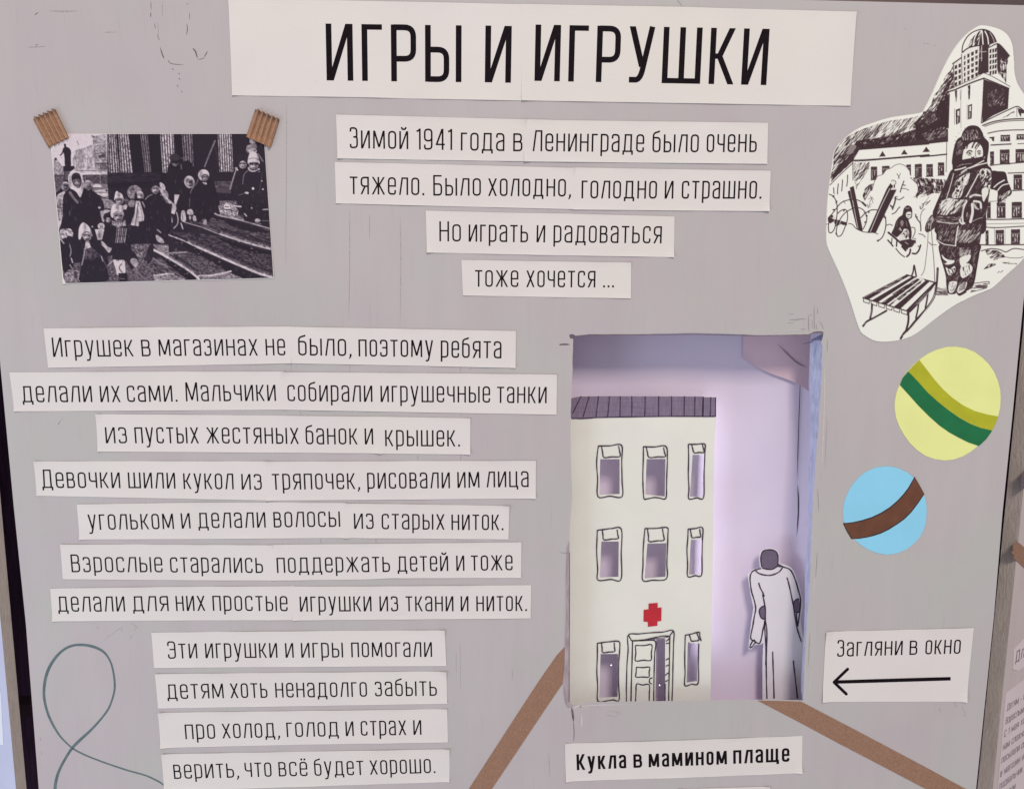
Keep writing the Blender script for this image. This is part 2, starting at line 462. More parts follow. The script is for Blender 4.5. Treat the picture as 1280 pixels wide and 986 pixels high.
# ------------------------------------------------------------------ main board with the cut window
HOLE = [(716.6,424),(715.1,475),(714,500),(712.8,535),(713.6,575),(715,619),(712.6,650),(711.3,692),(712.2,740),(711.5,800),(711.3,872),(713,879.5),(718,881.5),(724,880),
        (732.6,877.2),(796,876.2),(850,875.5),(900,874.6),(948,873.8),(985,874.6),(1003.8,875),(1004.6,850),(1007.2,804),(1009.5,765),(1012.7,725.8),(1013.6,690),(1015.5,642),(1019,581.7),(1022.5,540),
        (1025.2,500),(1027.4,471),(1028.2,434),(1026.3,428),(1028.6,421),(1028.6,415.4),(1022,416.2),(1016.8,415),(1010,418),(985,418.6),(944.6,419.1),(931.7,418),(900,417),(862,416.2),(811.7,417.6),(763,418.3),
        (735.6,417.6),(728,419.8),(720,419.8),(716,417.4),(712.5,418.2),(713,421.4)]
OUT = [(-41,-22),(-33,70),(0,452),(16.9,630),(32.4,780),(48.5,986),(56,1075),(1210,1075),(1220,986),(1242.4,770),(1253.2,640),(1265.5,520),(1279,380),(1321,10),(1280,7),(950,-1),(640,-8)]
board = thing('display_board', 'grey painted exhibition board with a cut-out window and paper strips', 'display board', P(640, 1075))
# every spike of the outline gets a few extra points so that the edge is not ruler straight
def rough(poly, step, amp, seed, y=0.0):
    rs = random.Random(seed); out = []
    for i in range(len(poly)):
        a, b = poly[i], poly[(i + 1) % len(poly)]; L = math.dist(a, b); n = max(1, int(L / step))
        for j in range(n):
            t = j / n; k = amp if j else amp * .3
            out.append(P(a[0] + (b[0] - a[0]) * t + rs.uniform(-k, k), a[1] + (b[1] - a[1]) * t + rs.uniform(-k, k), y))
    return out
hole = rough(HOLE, 7, .32, 3)
outer = [P(*p) for p in OUT]
tris = geometry.tessellate_polygon([[Vector((v.x, v.z, 0)) for v in outer], [Vector((v.x, v.z, 0)) for v in hole]])
flat = outer + hole; n0 = len(flat)
Vb = list(flat); Fb = fix(Vb, [tuple(t) for t in tris])
no = len(outer); Vb += [v + Vector((0, .016, 0)) for v in outer]
for i in range(no):
    j = (i + 1) % no; Fb.append((j, i, n0 + i, n0 + j))
mesh('front_panel', Vb, Fb, M['board'], board)
# cut edge of the window: outwards on the left, top and bottom, slanting in on the right as the saw left it
TB = .016
def revpt(i, p):
    d = ray_of[i]; x = d[0]
    if x > 990 and 424 < d[1] < 874:
        t = (d[1] - 420) / 455
        bx = 1012.4 + (1001 - 1012.4) * max(0, (t - .25) / .75) ** 1.3 + (1.6 * math.sin(d[1] * .05) * .3)
        return P(bx, d[1] - 3 + 6 * (1 - t) * 0, TB)
    dx = -5 if x < 730 else (4 if x > 1005 else 0); dy = 12 if d[1] > 860 else (-6 if d[1] < 440 else 0)
    return P(x + dx, d[1] + dy, TB)
def topx(p):
    d = p - CAM; f = d.dot(fw); return (CX + F * d.dot(rt) / f, CY - F * d.dot(up) / f)
ray_of = [topx(p) for p in hole]
nh = len(hole); V = list(hole) + [revpt(i, p) for i, p in enumerate(hole)]
mesh('window_edge', V, [(i, (i + 1) % nh, nh + (i + 1) % nh, nh + i) for i in range(nh)], M['reveal'], board)
# torn lip along the window's lower left
tl = [(711.8,676),(708.6,684),(707.4,720),(707.6,770),(706.2,800),(705.6,830),(703.8,850),(704.8,866),(706.6,878),(710,884),(716,883),(712.4,879),(711.8,800)]
V, Fc = extrude_poly([P(*p, -.0009) for p in tl], Vector((0, .0009, 0))); mesh('torn_lip', V, Fc, M['torn'], board)
acc = Acc(); stroke_px(acc, [(711.9,690),(711.9,760),(711.6,820),(711.3,877)], 1.0, -.0010); mesh('dark_gap', acc.V, acc.F, M['pencil2'], board)
# the box behind the window
BY = .056
x0, x1 = P(690, 640, .02).x, P(1040, 640, .02).x
z0, z1 = P(800, 905, .02).z, P(800, 385, .02).z
yf = TB + .0005
quad('box_side', [Vector((x0, yf, z0)), Vector((x0, BY, z0)), Vector((x0, BY, z1)), Vector((x0, yf, z1))], M['boxwall'], board)
quad('box_side', [Vector((x1, yf, z0)), Vector((x1, BY, z0)), Vector((x1, BY, z1)), Vector((x1, yf, z1))], M['boxwall'], board)
quad('box_floor', [Vector((x0, yf, z0)), Vector((x1, yf, z0)), Vector((x1, BY, z0)), Vector((x0, BY, z0))], M['boxwall'], board)
quad('box_top', [Vector((x0, yf, z1)), Vector((x1, yf, z1)), Vector((x1, BY, z1)), Vector((x0, BY, z1))], M['boxwall'], board)
# back sheet: flat, then bending forward along a crease at the right
xc = P(998, 600, BY - .002).x
prof = []
for i in range(41):
    t = i / 40; x = x0 + (x1 - x0) * t
    y = BY - .002
    if x > xc: y = BY - .002 - (x - xc) * .9
    if y < yf + .001: y = yf + .001
    prof.append((x, y))
V = []; Fc = []; nz = 24
for j in range(nz + 1):
    z = z0 + (z1 - z0) * j / nz
    for x, y in prof: V.append(Vector((x, y + .0008 * math.sin(z * 37 + x * 11) * (1 if x < xc else .4), z)))
for j in range(nz):
    for i in range(40): Fc.append((j * 41 + i, j * 41 + i + 1, (j + 1) * 41 + i + 1, (j + 1) * 41 + i))
mesh('back_sheet', V, Fc, M['lavender'], board, True)
acc = Acc()
def fixed(a, m, name='crease'): return tag(mesh(name, a.V, a.F, m, board), kind='stuff')
def taper(pts, w, k=6, ends=.15):
    c = catmull(pts, k); n = len(c)
    return c, [w * max(ends, min(1, 4 * min(i, n - 1 - i) / n)) for i in range(n)]
def tstroke(acc, pts, w, y, k=6, ends=.15):
    c, ws = taper(pts, w, k, ends); V, Fc = ribbon2d(c, ws); W3 = [P(v[0], v[1], y) for v in V]; acc.add(W3, fix(W3, Fc))
tstroke(acc, [(1000.6,461),(999.8,493),(998.4,530),(997.2,570),(996.8,600)], 1.0, BY - .0045)
tstroke(acc, [(996.7,605),(997.9,625),(997.6,645),(995.7,670)], 1.5, BY - .0045)
fixed(acc, M['marker'])
# pink reflection in the top right corner, painted as a thin tinted patch
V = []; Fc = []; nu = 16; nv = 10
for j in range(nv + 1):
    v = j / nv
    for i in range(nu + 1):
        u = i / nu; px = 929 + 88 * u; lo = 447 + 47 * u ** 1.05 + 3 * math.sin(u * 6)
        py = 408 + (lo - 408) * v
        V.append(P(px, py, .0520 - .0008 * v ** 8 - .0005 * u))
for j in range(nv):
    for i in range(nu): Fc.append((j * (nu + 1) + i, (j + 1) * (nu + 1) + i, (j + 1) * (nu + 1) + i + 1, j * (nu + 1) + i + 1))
mesh('reflection_patch', V, Fc, M['pinkreflection'], board, True)
acc = Acc(); tstroke(acc, [(972,430),(985,443),(996,453),(1009,460)], 1.2, .0505); tstroke(acc, [(1002,429.5),(1010,428.6),(1016,426.6),(1024,425.6)], 1.3, .012)
fixed(acc, M['figgrey'])

# ------------------------------------------------------------------ marks on the board
B3 = fr(0, 0, 4.414)
acc = Acc()
for pts, w in [(B3(832,5,834,60), .5), (B3(832,68,831,98), .9), (B3(852,130,858,160), .7), (B3(866,190,880,225), .6), (B3(884,262,895,300,906,325), 1.3),
               (B3(925,330,945,352,1015,360), .7), (B3(1030,130,1034,165,1028,195), .9), (B3(1045,70,1046,110), .5), (B3(1033,20,1034,26), 1.0),
               (B3(1062,268,1078,285,1090,325), 1.6), (B3(1090,330,1118,325,1128,315), .6), (B3(1128,315,1136,300,1146,284), 1.0),
               (B3(950,378,958,388), .8), (B3(985,404,992,412), .9), (B3(986,432,994,442), .8), (B3(976,470,984,482), .8), (B3(1000,500,1006,515), .5),
               (B3(190,85,212,70), .9), (B3(195,250,210,248), .7)]:
    tstroke(acc, pts, w, -.00012)
fixed(acc, M['pencil2'], 'scratch')
acc = Acc()
for pts, w in [(B3(270,62,340,64,430,62), 1.6), (B3(575,180,650,178), 1.0), (B3(150,262,250,258), 1.2), (B3(895,10,896,90), .8), (B3(870,120,874,200), .7),
               ([(358,130),(358,200),(357,330)], .7), ([(522,566),(522.2,577)], .8), ([(575.6,452),(575.6,466)], .8), ([(575.8,517),(575.8,520)], .8), ([(576,566),(576,577)], .8),
               ([(437,455),(437,466)], .6), ([(376,514),(376,520)], .6), ([(364,452),(364,466)], .6), ([(612,230),(612,262)], .5), ([(437,262),(437,330),(436,400)], .9),
               ([(500,268),(501,330),(500,405)], .8), ([(462,268),(462,300)], .7), ([(470,672),(470,679)], .8), ([(400,672),(402,680)], .8),
               ([(1130,36),(1132,36.4)], 1.2), ([(1155,54),(1157,54.3)], 1.4), ([(1159,55),(1160.4,55)], 1.2), ([(1168,57),(1170,57)], 1.0),
               ([(78,522),(73,530),(75,527)], .8), ([(590,460),(585,463)], .5), ([(1192,876),(1196,884)], .8), ([(1202,882),(1207,892),(1203,895)], .7), ([(1174,884),(1176,890)], .9),
               ([(640,835),(641,850)], .7), ([(575,800),(575.5,862)], .6), ([(570,812),(570.4,842)], .5), ([(686,940),(687,970)], .8), ([(130,800),(150,785),(152,790)], .6), ([(165,794),(162,799)], .9),
               ([(163,778),(170,783),(168,788)], .6), ([(120,782),(124,786)], .6), ([(50,920),(51,926)], 1.2), ([(52,938),(52,943)], 1.0), ([(760,888),(775,890),(770,893)], .6), ([(757,893),(772,896)], .5),
               ([(590,14),(593,22)], .9), ([(846,0),(854,9)], 1.4), ([(200,796),(240,796)], .4),]:
    tstroke(acc, pts, w, -.00010)
fixed(acc, M['pencil'], 'pencil_mark')
K8 = fr(980, 380, 16)
acc = Acc()
for pts, w in [(K8(490,210,492,420,500,560), 1.3), (K8(605,10,604,200,606,420,610,520), 1.1), (K8(680,60,672,150,670,200), .8), (K8(90,320,250,315,350,300,440,300), 1.3), (K8(80,200,200,205), .5),
               (K8(60,380,200,380), .5), (K8(530,200,550,240), .6), (K8(870,720,865,960), .9), (K8(640,400,660,520), .9), (K8(700,340,760,420,790,520), .7), (K8(560,300,570,500), .6), (K8(340,500,430,505), .7),
               ([(1022,610),(1023.6,640)], .8), ([(1021.6,690),(1019.5,722)], .9), ([(1012.4,790),(1010,836)], .8), ([(1034,520),(1031,585)], .4), ([(699,690),(706,691),(712,690)], .8)]:
    tstroke(acc, pts, w, -.00014)
fixed(acc, M['faint'], 'knife_mark')
acc = Acc(); tstroke(acc, [(699,431),(704,430.4),(712,430.6)], 2.0, -.0002, ends=.4); tstroke(acc, [(712,418),(714,422),(718,421)], 2.2, -.0002)
tstroke(acc, [(714.4,884),(716,893),(716.8,901)], 2.4, -.0004, ends=.3); tstroke(acc, [(716.4,899),(717.6,914),(717,927)], .8, -.0002)
tstroke(acc, [(1014.6,417.4),(1018,415.6),(1028,415.6),(1027,422)], 1.8, -.0002, ends=.5)
tstroke(acc, [(717,420.6),(740,418.6),(811,418.4),(880,418.0),(944,419.6),(1010,418.4)], 1.1, -.00016, ends=.7)
fixed(acc, M['pencil2'], 'cut_mark')
acc = Acc()
for pts, w in [([(722,884),(740,881),(800,880)], 1.5), ([(727,889),(727.6,912)], 2.0), ([(716.5,886),(722,882),(728,884)], 2.2), ([(1031,440),(1030,520),(1026,600)], 1.6), ([(1016,828),(1010,868)], 1.2), ([(1020,690),(1016,760)], 1.2), ([(960,414),(985,413),(1008,412)], 1.2), ([(1032,408),(1034,425)], 1.2)]:
    tstroke(acc, pts, w, -.00018)
fixed(acc, M['light_scuff'], 'paint_smear')
# painted thread line, lower left
Gl = fr(0, 780, 4.786)
pts = Gl(330,1100,328,1000,335,935,355,870,395,795,433,738,480,690,540,635,600,570,648,505,675,435,686,375,680,300,662,228,625,170,570,138,500,123,430,128,370,160,320,215,285,280,267,350,263,430,280,515,312,592,362,672,433,740,500,777,570,806,640,832,760,872,870,903,940,935,962,948,1000,975)
c = catmull(pts, 6); n = len(c)
ws = [(3.7 + .5 * math.sin(i * .21)) if i < n * .2 else (2.5 + .3 * math.sin(i * .3) if i < n * .42 else (3.6 + .5 * math.sin(i * .17) if i < n * .72 else 2.0 + .25 * math.sin(i * .4))) for i in range(n)]
wsm = [sum(ws[max(0, i - 6):i + 7]) / len(ws[max(0, i - 6):i + 7]) for i in range(n)]
V2, F2 = ribbon2d(c, [w * .92 for w in wsm]); W3 = [P(v[0], v[1], -.0002) for v in V2]; mesh('painted_thread', W3, fix(W3, F2), M['line'], board)

# ------------------------------------------------------------------ neighbouring boards and what stands behind the gap
def vplane(p0, ang):
    d = Vector((math.sin(ang), math.cos(ang), 0)); return d
def body(nm, corner, d, length, thick_dir, thick, zlo, zhi, mface, medge, label):
    t = thing(nm, label, 'display board', Vector((corner.x, corner.y, zlo)))
    c = Vector((corner.x, corner.y, 0)); zz = lambda v, z: Vector((v.x, v.y, z))
    e = c + d * length; k = c + thick_dir * thick; ek = e + thick_dir * thick
    quad('face', [zz(c, zlo), zz(e, zlo), zz(e, zhi), zz(c, zhi)], mface, t)
    mesh('board_edge', [zz(c, zlo), zz(k, zlo), zz(k, zhi), zz(c, zhi), zz(e, zhi), zz(ek, zhi)], [(0, 1, 2, 3), (3, 2, 5, 4)], medge, t)
    return t
AR = R(51.8)
dR = Vector((math.sin(AR), math.cos(AR), 0)); nR = Vector((dR.y, -dR.x, 0))
cR = P(1241, 986, .03)
nb = body('neighbour_board', cR, dR, .8, -nR, .0148, cR.z - .2, 2.4, M['nface'], M['edgewood'], 'grey board turned away past the right edge, with small print')
PR = lambda px, py: onplane(px, py, cR, nR)
def PRo(off):
    f = lambda px, py: onplane(px, py, cR + nR * off, nR)
    return f
def right_sheet(nm, pts, m, label, cat, off=.0006, par=None, group=None):
    f = PRo(off); V = [f(*p) for p in pts]; n = len(V)
    V += [v - nR * (off * .8) for v in V]
    Fc = [tuple(range(n))] + [(i, (i + 1) % n, n + (i + 1) % n, n + i) for i in range(n)]
    o = mesh(nm, V, Fc, m, par)
    return o
acc = Acc()
class PlaceR:
    n = -nR
    def __call__(s, px, py): return onplane(px, py, cR + nR * .0007, nR)
placeR = PlaceR()
ts = thing('text_sheet', 'small-print sheet on the turned board at the lower right edge', 'text sheet', PR(1252, 986))
right_sheet('paper', [(1257.6,866),(1248.5,974),(1244.5,1030),(1330,960),(1345,800)], M['npaper'], None, None, par=ts)
zup = Vector((0, 0, 1))
LN = ['Детям - слож', 'Взрослым поло', 'С 1 мая хоть', 'нам сложность', 'посылали свои', 'в магазин и', 'подвальчик н', 'помогали']
ST = [(1258.6,888),(1256.9,905),(1255.0,921),(1253.2,938),(1251.6,954),(1250.0,971),(1248.6,987),(1247.4,1003)]
for k, (tx, (sx, sy)) in enumerate(zip(LN, ST)):
    L = [38, 42, 38, 42, 42, 36, 42, 26][k]
    lettering(acc, tx, (sx, sy), (sx + L * .82, sy - L * .82 * (.66 + k * .02)), 6.4, s=.105, gap=.13, lift=.0002, place=placeR, upv=zup)
mesh('lettering', acc.V, acc.F, M['ntext'], ts)
tl2 = thing('title_label', 'torn-edged heading label above the small print at the right edge', 'label', PR(1268, 838))
right_sheet('paper', [(1267.4,812),(1266.4,836),(1272,838),(1330,806),(1334,768),(1290,788)], M['npaper'], None, None, par=tl2)
acc = Acc(); lettering(acc, 'Для тех', (1269.2,828), (1304,805), 11, s=.12, gap=.2, lift=.0002, place=placeR, upv=zup); mesh('lettering', acc.V, acc.F, M['ntext'], tl2)
o = right_sheet('paper_tape', [(1271,676),(1268.5,681),(1266.6,680),(1266.4,688),(1264.8,691),(1267.5,694),(1267,697),(1300,728),(1322,742),(1326,722)], M['kraft'], None, None)
tag(o, 'brown paper tape with a torn end on the turned right-hand board', 'paper tape', 'brown paper tapes')
o = right_sheet('picture_card', [(1277,592),(1276,613),(1312,590),(1314,560)], M['pencil2'], None, None)
tag(o, 'black-edged card at the right edge, above the torn tape', 'card')

AL = R(-58)
dL = Vector((math.sin(AL), math.cos(AL), 0)); nL = Vector((-dL.y, dL.x, 0))
cL = P(20, 986, .03)
lb = body('neighbour_board', cL, dL, .8, -nL, .0105, cL.z - .2, 2.4, M['lface'], M['edgewood'], 'pale blue-lit board turned away past the left edge')
PL_ = lambda px, py, off: onplane(px, py, cL + nL * off, nL)
V = [PL_(*p, .0006) for p in [(-30,800),(-2,850),(1,872),(4,931),(-30,925)]]
mesh_o = mesh('paper_note', V + [v - nL * .0005 for v in V], [tuple(range(5))] + [(i, (i + 1) % 5, 5 + (i + 1) % 5, 5 + i) for i in range(5)], M['lpaper'])
tag(mesh_o, 'white paper note on the bluish board at the lower left edge', 'paper note')
# dark sheets put in for the shade between boards, and the rail
cu = []; Fc = []; nx = 60
for j, z in enumerate((.5, P(0, 300, .2).z + .6)):
    for i in range(nx + 1):
        x = -.95 + .62 * i / nx; cu.append(Vector((x, .2 + .012 * math.sin(i * 1.1), z)))
for i in range(nx): Fc.append((i, i + 1, nx + 2 + i, nx + 1 + i))
cu2 = [Vector((v.x + 1.32, v.y - .03, min(v.z, P(1279, 60, .17).z))) for v in cu]
tag(mesh('shade_sheet', cu2, Fc, M['shade_sheet'], None, True), 'dark sheet put in as the shade line right of the main board', 'shade_sheet')
tag(mesh('shade_sheet', cu, Fc, M['shade_sheet'], None, True), 'dark purple sheet put in as shade in the gap left of the main board', 'shade_sheet')
a0, a1 = P(-20, 880, .12), P(90, 896, .12)
def boxmesh(nm, lo, hi, m, parent=None):
    V = [Vector((x, y, z)) for x in (lo[0], hi[0]) for y in (lo[1], hi[1]) for z in (lo[2], hi[2])]
    return mesh(nm, V, [(0, 1, 3, 2), (4, 6, 7, 5), (0, 4, 5, 1), (2, 3, 7, 6), (0, 2, 6, 4), (1, 5, 7, 3)], m, parent)
tag(boxmesh('wooden_rail', (a0.x, .12, a1.z), (a1.x, .14, a0.z), M['rail']), 'dark wooden rail crossing the gap beside the left edge', 'rail')
# ------------------------------------------------------------------ printed strips
GT = 'printed text strips glued to the board'
def strip(label, pieces, words, cat='text strip', group=GT, s=.098, gap=.155, seed=0, edge=.0005, curl=(0, 0, 0, 0), name='text_strip'):
    """pieces: [(top polyline, bottom polyline)], words: [(text, x0, y0, x1, y1, x-height, piece)]"""
    top, bot = pieces[0]
    b = P((bot[0][0] + bot[-1][0]) / 2, max(p[1] for p in bot))
    t = thing(name, label, cat, b, group)
    for i, (tp, bt) in enumerate(pieces):
        paper_sheet('paper', tp, bt, t, M['paper'], lift=.00016 * i, edge=edge, seed=seed * 7 + i, curl=curl)
    acc = Acc()
    for w in words:
        lettering(acc, w[0], (w[1], w[2]), (w[3], w[4]), w[5], s=s, gap=gap, lift=.00007 + .00016 * w[6])
    mesh('lettering', acc.V, acc.F, M['ink'], t)
    return t
strip('large white title strip reading ИГРЫ И ИГРУШКИ in bold capitals at the top',
      [([(285.6,-2.5),(374,0),(520,3),(656,6)], [(290.6,119.7),(450,122),(520,123.8),(656,126.2)]), ([(652,5.6),(860,9.5),(1070,15.4)], [(652,126),(860,129.5),(1062.6,132.9)])],
      [('ИГРЫ', 408.5, 101, 576.8, 103.2, 60.5, 0), ('И', 606, 103.4, 638.6, 104, 60.5, 0), ('ИГРУШКИ', 668, 101.6, 957.6, 106.9, 60, 1)],
      cat='title strip', group=None, s=.124, gap=.165, seed=1, edge=.0005, name='title_strip')
strip('first text strip under the title, «Зимой 1941 года в Ленинграде было очень»',
      [([(420.2,143.7),(520,146),(657,149.6)], [(422.2,198.4),(540,200.3),(657,202)]), ([(655,149.4),(700,150.7),(850,152.5),(960,153.9)], [(655,202.2),(800,203.6),(958.8,205.3)])],
      [('Зимой', 437.5, 185.6, 510.4, 186.8, 22.4, 0), ('1941', 520.8, 187.2, 565.2, 187.8, 22.4, 0), ('года', 576, 188.4, 630.5, 189.2, 22.4, 0), ('в', 641.4, 189.4, 653, 189.5, 22.4, 0),
       ('Ленинграде', 665.7, 189.4, 804.8, 190.6, 22.4, 1), ('было', 815.2, 190.7, 873, 190.8, 22.4, 1), ('очень', 882.8, 190.6, 945.4, 190.5, 22.4, 1)], seed=2)
strip('second strip under the title, ending in a full stop: «тяжело. Было холодно, голодно и страшно.»',
      [([(418.5,202.8),(560,206),(718,210.2)], [(420.2,254.4),(560,258),(718,261.8)]), ([(716,209.6),(850,212),(963.2,213.8)], [(716,262.2),(850,263.4),(961.2,264.2)])],
      [('тяжело.', 437.5, 242.8, 530.2, 244.4, 21.9, 0), ('Было', 541.7, 244.7, 601.2, 245, 21.9, 0), ('холодно,', 610.2, 245.2, 713, 246, 21.9, 0),
       ('голодно', 726.7, 248.2, 820.8, 248.6, 22.2, 1), ('и', 830.5, 248.6, 841.4, 248.6, 22.2, 1), ('страшно.', 851.7, 248.6, 951, 248.7, 22.2, 1)], seed=3)
strip('short third strip under the title, «Но играть и радоваться»',
      [([(532.2,263.4),(650,266.4),(700,267),(843.1,270.8)], [(533.7,315.8),(690,319.2),(842.2,321.6)])],
      [('Но', 549.3, 301.8, 576.2, 302, 21.4, 0), ('играть', 585.8, 302.2, 660, 303, 21.4, 0), ('и', 670.5, 303, 681.2, 303.2, 21.4, 0), ('радоваться', 691.7, 303.3, 826.8, 304.4, 21.4, 0)], seed=4)
strip('shortest strip, ending in three dots, above the cut-out window: «тоже хочется ...»',
      [([(576.8,325),(700,327),(788.8,328.2)], [(578.7,369.4),(700,371.6),(788.6,373)])],
      [('тоже', 593.8, 358.4, 647.9, 358.8, 20.7, 0), ('хочется', 657.9, 358.9, 744, 359.4, 20.7, 0), ('.', 753.8, 359.3, 756, 359.3, 20.7, 0), ('.', 759.4, 359.3, 761.6, 359.3, 20.7, 0), ('.', 765, 359.3, 767.2, 359.3, 20.7, 0)], seed=5, curl=(0, .001, 0, 0))
strip('top strip of the left column, with a comma: «Игрушек в магазинах не было, поэтому ребята»',
      [([(54.8,410.4),(200,408.9),(364,408)], [(60.5,459.6),(200,457.3),(364,454)]), ([(362.5,408.3),(480,410.6),(645,413.6)], [(362.5,454),(500,456.6),(644.4,459.8)])],
      [('Игрушек', 66.9, 446, 167.3, 445.4, 20.6, 0), ('в', 177.7, 445.3, 189, 445.2, 20.6, 0), ('магазинах', 199, 444.9, 322.6, 444.4, 20.6, 0), ('не', 332.7, 444.2, 357.2, 444, 20.6, 0),
       ('было,', 373.2, 444, 439.2, 445, 21.2, 1), ('поэтому', 448.4, 445.4, 541.5, 446.4, 21.2, 1), ('ребята', 551, 446.8, 626.8, 447.8, 21.2, 1)], seed=6, curl=(0, 0, 0, .001))
strip('longest strip, reaching nearest the left edge: «делали их сами. Мальчики собирали игрушечные танки»',
      [([(12.1,465.2),(180,464.4),(355,464.2)], [(18.3,513.9),(180,513),(355,511.9)]), ([(352.6,465),(520,466.2),(696.2,467.9)], [(353.4,511.9),(520,515),(695.6,518)])],
      [('делали', 28.7, 502.7, 115.9, 502.4, 20.2, 0), ('их', 126, 502.5, 151.2, 502.4, 20.2, 0), ('сами.', 159.7, 502.2, 222.2, 501.8, 20.2, 0), ('Мальчики', 232.8, 501.5, 345.3, 501, 20.2, 0),
       ('собирали', 359.7, 501.2, 465.8, 502.1, 20.3, 1), ('игрушечные', 475.9, 502.3, 612.7, 503, 20.3, 1), ('танки', 621.3, 503.4, 683.2, 503.8, 20.3, 1)], seed=7)
strip('indented strip right under the longest strip: «из пустых жестяных банок и крышек.»',
      [([(120,517.3),(250,518.2),(475,520.6)], [(122.6,564),(250,564.8),(475,566.3)]), ([(473,520.4),(588,522.6)], [(473,566.6),(587.8,567.7)])],
      [('из', 132.7, 553.8, 159.5, 553.8, 20, 0), ('пустых', 169.3, 553.8, 248.9, 553.9, 20, 0), ('жестяных', 258.7, 553.9, 373.8, 554.6, 20, 0), ('банок', 382.5, 555, 447, 555.2, 20, 0), ('и', 456.2, 555.2, 466.8, 555.2, 20, 0),
       ('крышек.', 481.7, 557.4, 574.8, 557.8, 20.2, 1)], seed=8)
strip('long strip fourth in the left column: «Девочки шили кукол из тряпочек, рисовали им лица»',
      [([(42.7,576.3),(180,576),(335,576.2)], [(46.4,619.3),(180,622),(335,625)]), ([(333,576.6),(500,576),(669.9,575.5)], [(333,625.2),(500,624),(669.6,622.6)])],
      [('Девочки', 53.4, 609.6, 151, 609.8, 19.6, 0), ('шили', 160.9, 609.8, 219.9, 610.2, 19.6, 0), ('кукол', 230, 610.8, 292.5, 611.2, 19.6, 0), ('из', 302.3, 611.6, 327.7, 611.9, 19.6, 0),
       ('тряпочек,', 340.8, 611.8, 449.9, 610.8, 19.8, 1), ('рисовали', 459.4, 610.4, 562.6, 609.8, 19.8, 1), ('им', 571.9, 609.5, 599.6, 609.2, 19.8, 1), ('лица', 608.3, 608.8, 660.9, 608.3, 19.8, 1)], seed=9)
strip('fifth strip of the left column, visibly joined: «угольком и делали волосы из старых ниток.»',
      [([(96.3,630),(250,627.6),(433,628)], [(100,673.8),(250,673.2),(433,671.8)]), ([(431.6,628.8),(520,629.8),(636.7,632)], [(431.6,671.9),(520,672.6),(635.6,673.7)])],
      [('угольком', 111.3, 661.9, 218, 660.8, 19.2, 0), ('и', 227.5, 660.3, 238.8, 660, 19.2, 0), ('делали', 248.3, 659.8, 332.5, 659, 19.2, 0), ('волосы', 342.5, 658.8, 425.6, 658, 19.2, 0),
       ('из', 442.8, 660.5, 467.5, 660.6, 19.3, 1), ('старых', 477.3, 660.9, 555.7, 661.6, 19.3, 1), ('ниток.', 564.4, 662, 629, 662.2, 19.3, 1)], seed=10)
strip('sixth strip of the left column, capital first letter: «Взрослые старались поддержать детей и тоже»',
      [([(75.8,680),(200,680.2),(341,680.8)], [(78.8,723.3),(200,724.4),(341,725)]), ([(339.4,680.4),(500,678.8),(651.8,677.1)], [(339.8,725),(460,723.6),(492,721.6),(505,722),(651.3,721.7)])],
      [('Взрослые', 90, 714.6, 203.8, 714.8, 18.9, 0), ('старались', 213.3, 715, 329.3, 715.6, 18.9, 0),
       ('поддержать', 346.6, 715.6, 487.9, 714.2, 19, 1), ('детей', 497.2, 713.8, 560.5, 713, 19, 1), ('и', 570.5, 712.9, 580.7, 712.8, 19, 1), ('тоже', 588.9, 712.8, 640.9, 712.2, 19, 1)], seed=11)
strip('seventh strip, just above the narrow block of four: «делали для них простые игрушки из ткани и ниток.»',
      [([(63,735),(200,733),(368,732)], [(66.3,775.8),(200,775),(368,774.3)]), ([(366.6,732.6),(500,732),(664,730.8)], [(366.6,774.6),(500,773.6),(663.2,772.2)])],
      [('делали', 73.3, 763.9, 157, 763.6, 18.8, 0), ('для', 166.8, 763.4, 211.3, 763.2, 18.8, 0), ('них', 220.5, 763.1, 256.8, 763, 18.8, 0), ('простые', 266.3, 762.9, 360, 763.2, 18.8, 0),
       ('игрушки', 375.3, 763.8, 464.8, 763.4, 18.8, 1), ('из', 474.7, 763.4, 498, 763.4, 18.8, 1), ('ткани', 507.3, 763.4, 567, 763.3, 18.8, 1), ('и', 575.9, 763.3, 585.7, 763.3, 18.8, 1), ('ниток.', 595.5, 763.3, 658.4, 763, 18.8, 1)], seed=12, curl=(0, 0, .0012, 0))
strip('top strip of the narrow block beside the painted loop: «Эти игрушки и игры помогали»',
      [([(189.4,790),(370,788.2),(556,786.9)], [(193,834),(370,832.8),(558,831.6)])],
      [('Эти', 210.6, 822.6, 247.3, 822, 18.4, 0), ('игрушки', 257.2, 821.9, 347.2, 821.4, 18.4, 0), ('и', 357.2, 821.4, 367.6, 821.3, 18.4, 0), ('игры', 376.9, 821.3, 429.2, 821, 18.4, 0), ('помогали', 439.4, 820.9, 540.3, 820.3, 18.4, 0)], seed=13)
strip('second strip of the narrow lower left block: «детям хоть ненадолго забыть»',
      [([(194,841.6),(370,840),(558,838.4)], [(197.8,884.7),(370,881.8),(559,878.8)])],
      [('детям', 209.7, 872.9, 280.2, 872, 18.3, 0), ('хоть', 288.4, 871.9, 334.8, 871.4, 18.3, 0), ('ненадолго', 344.7, 871.1, 459.2, 869.9, 18.3, 0), ('забыть', 469, 869.6, 546.3, 869, 18.3, 0)], seed=14)
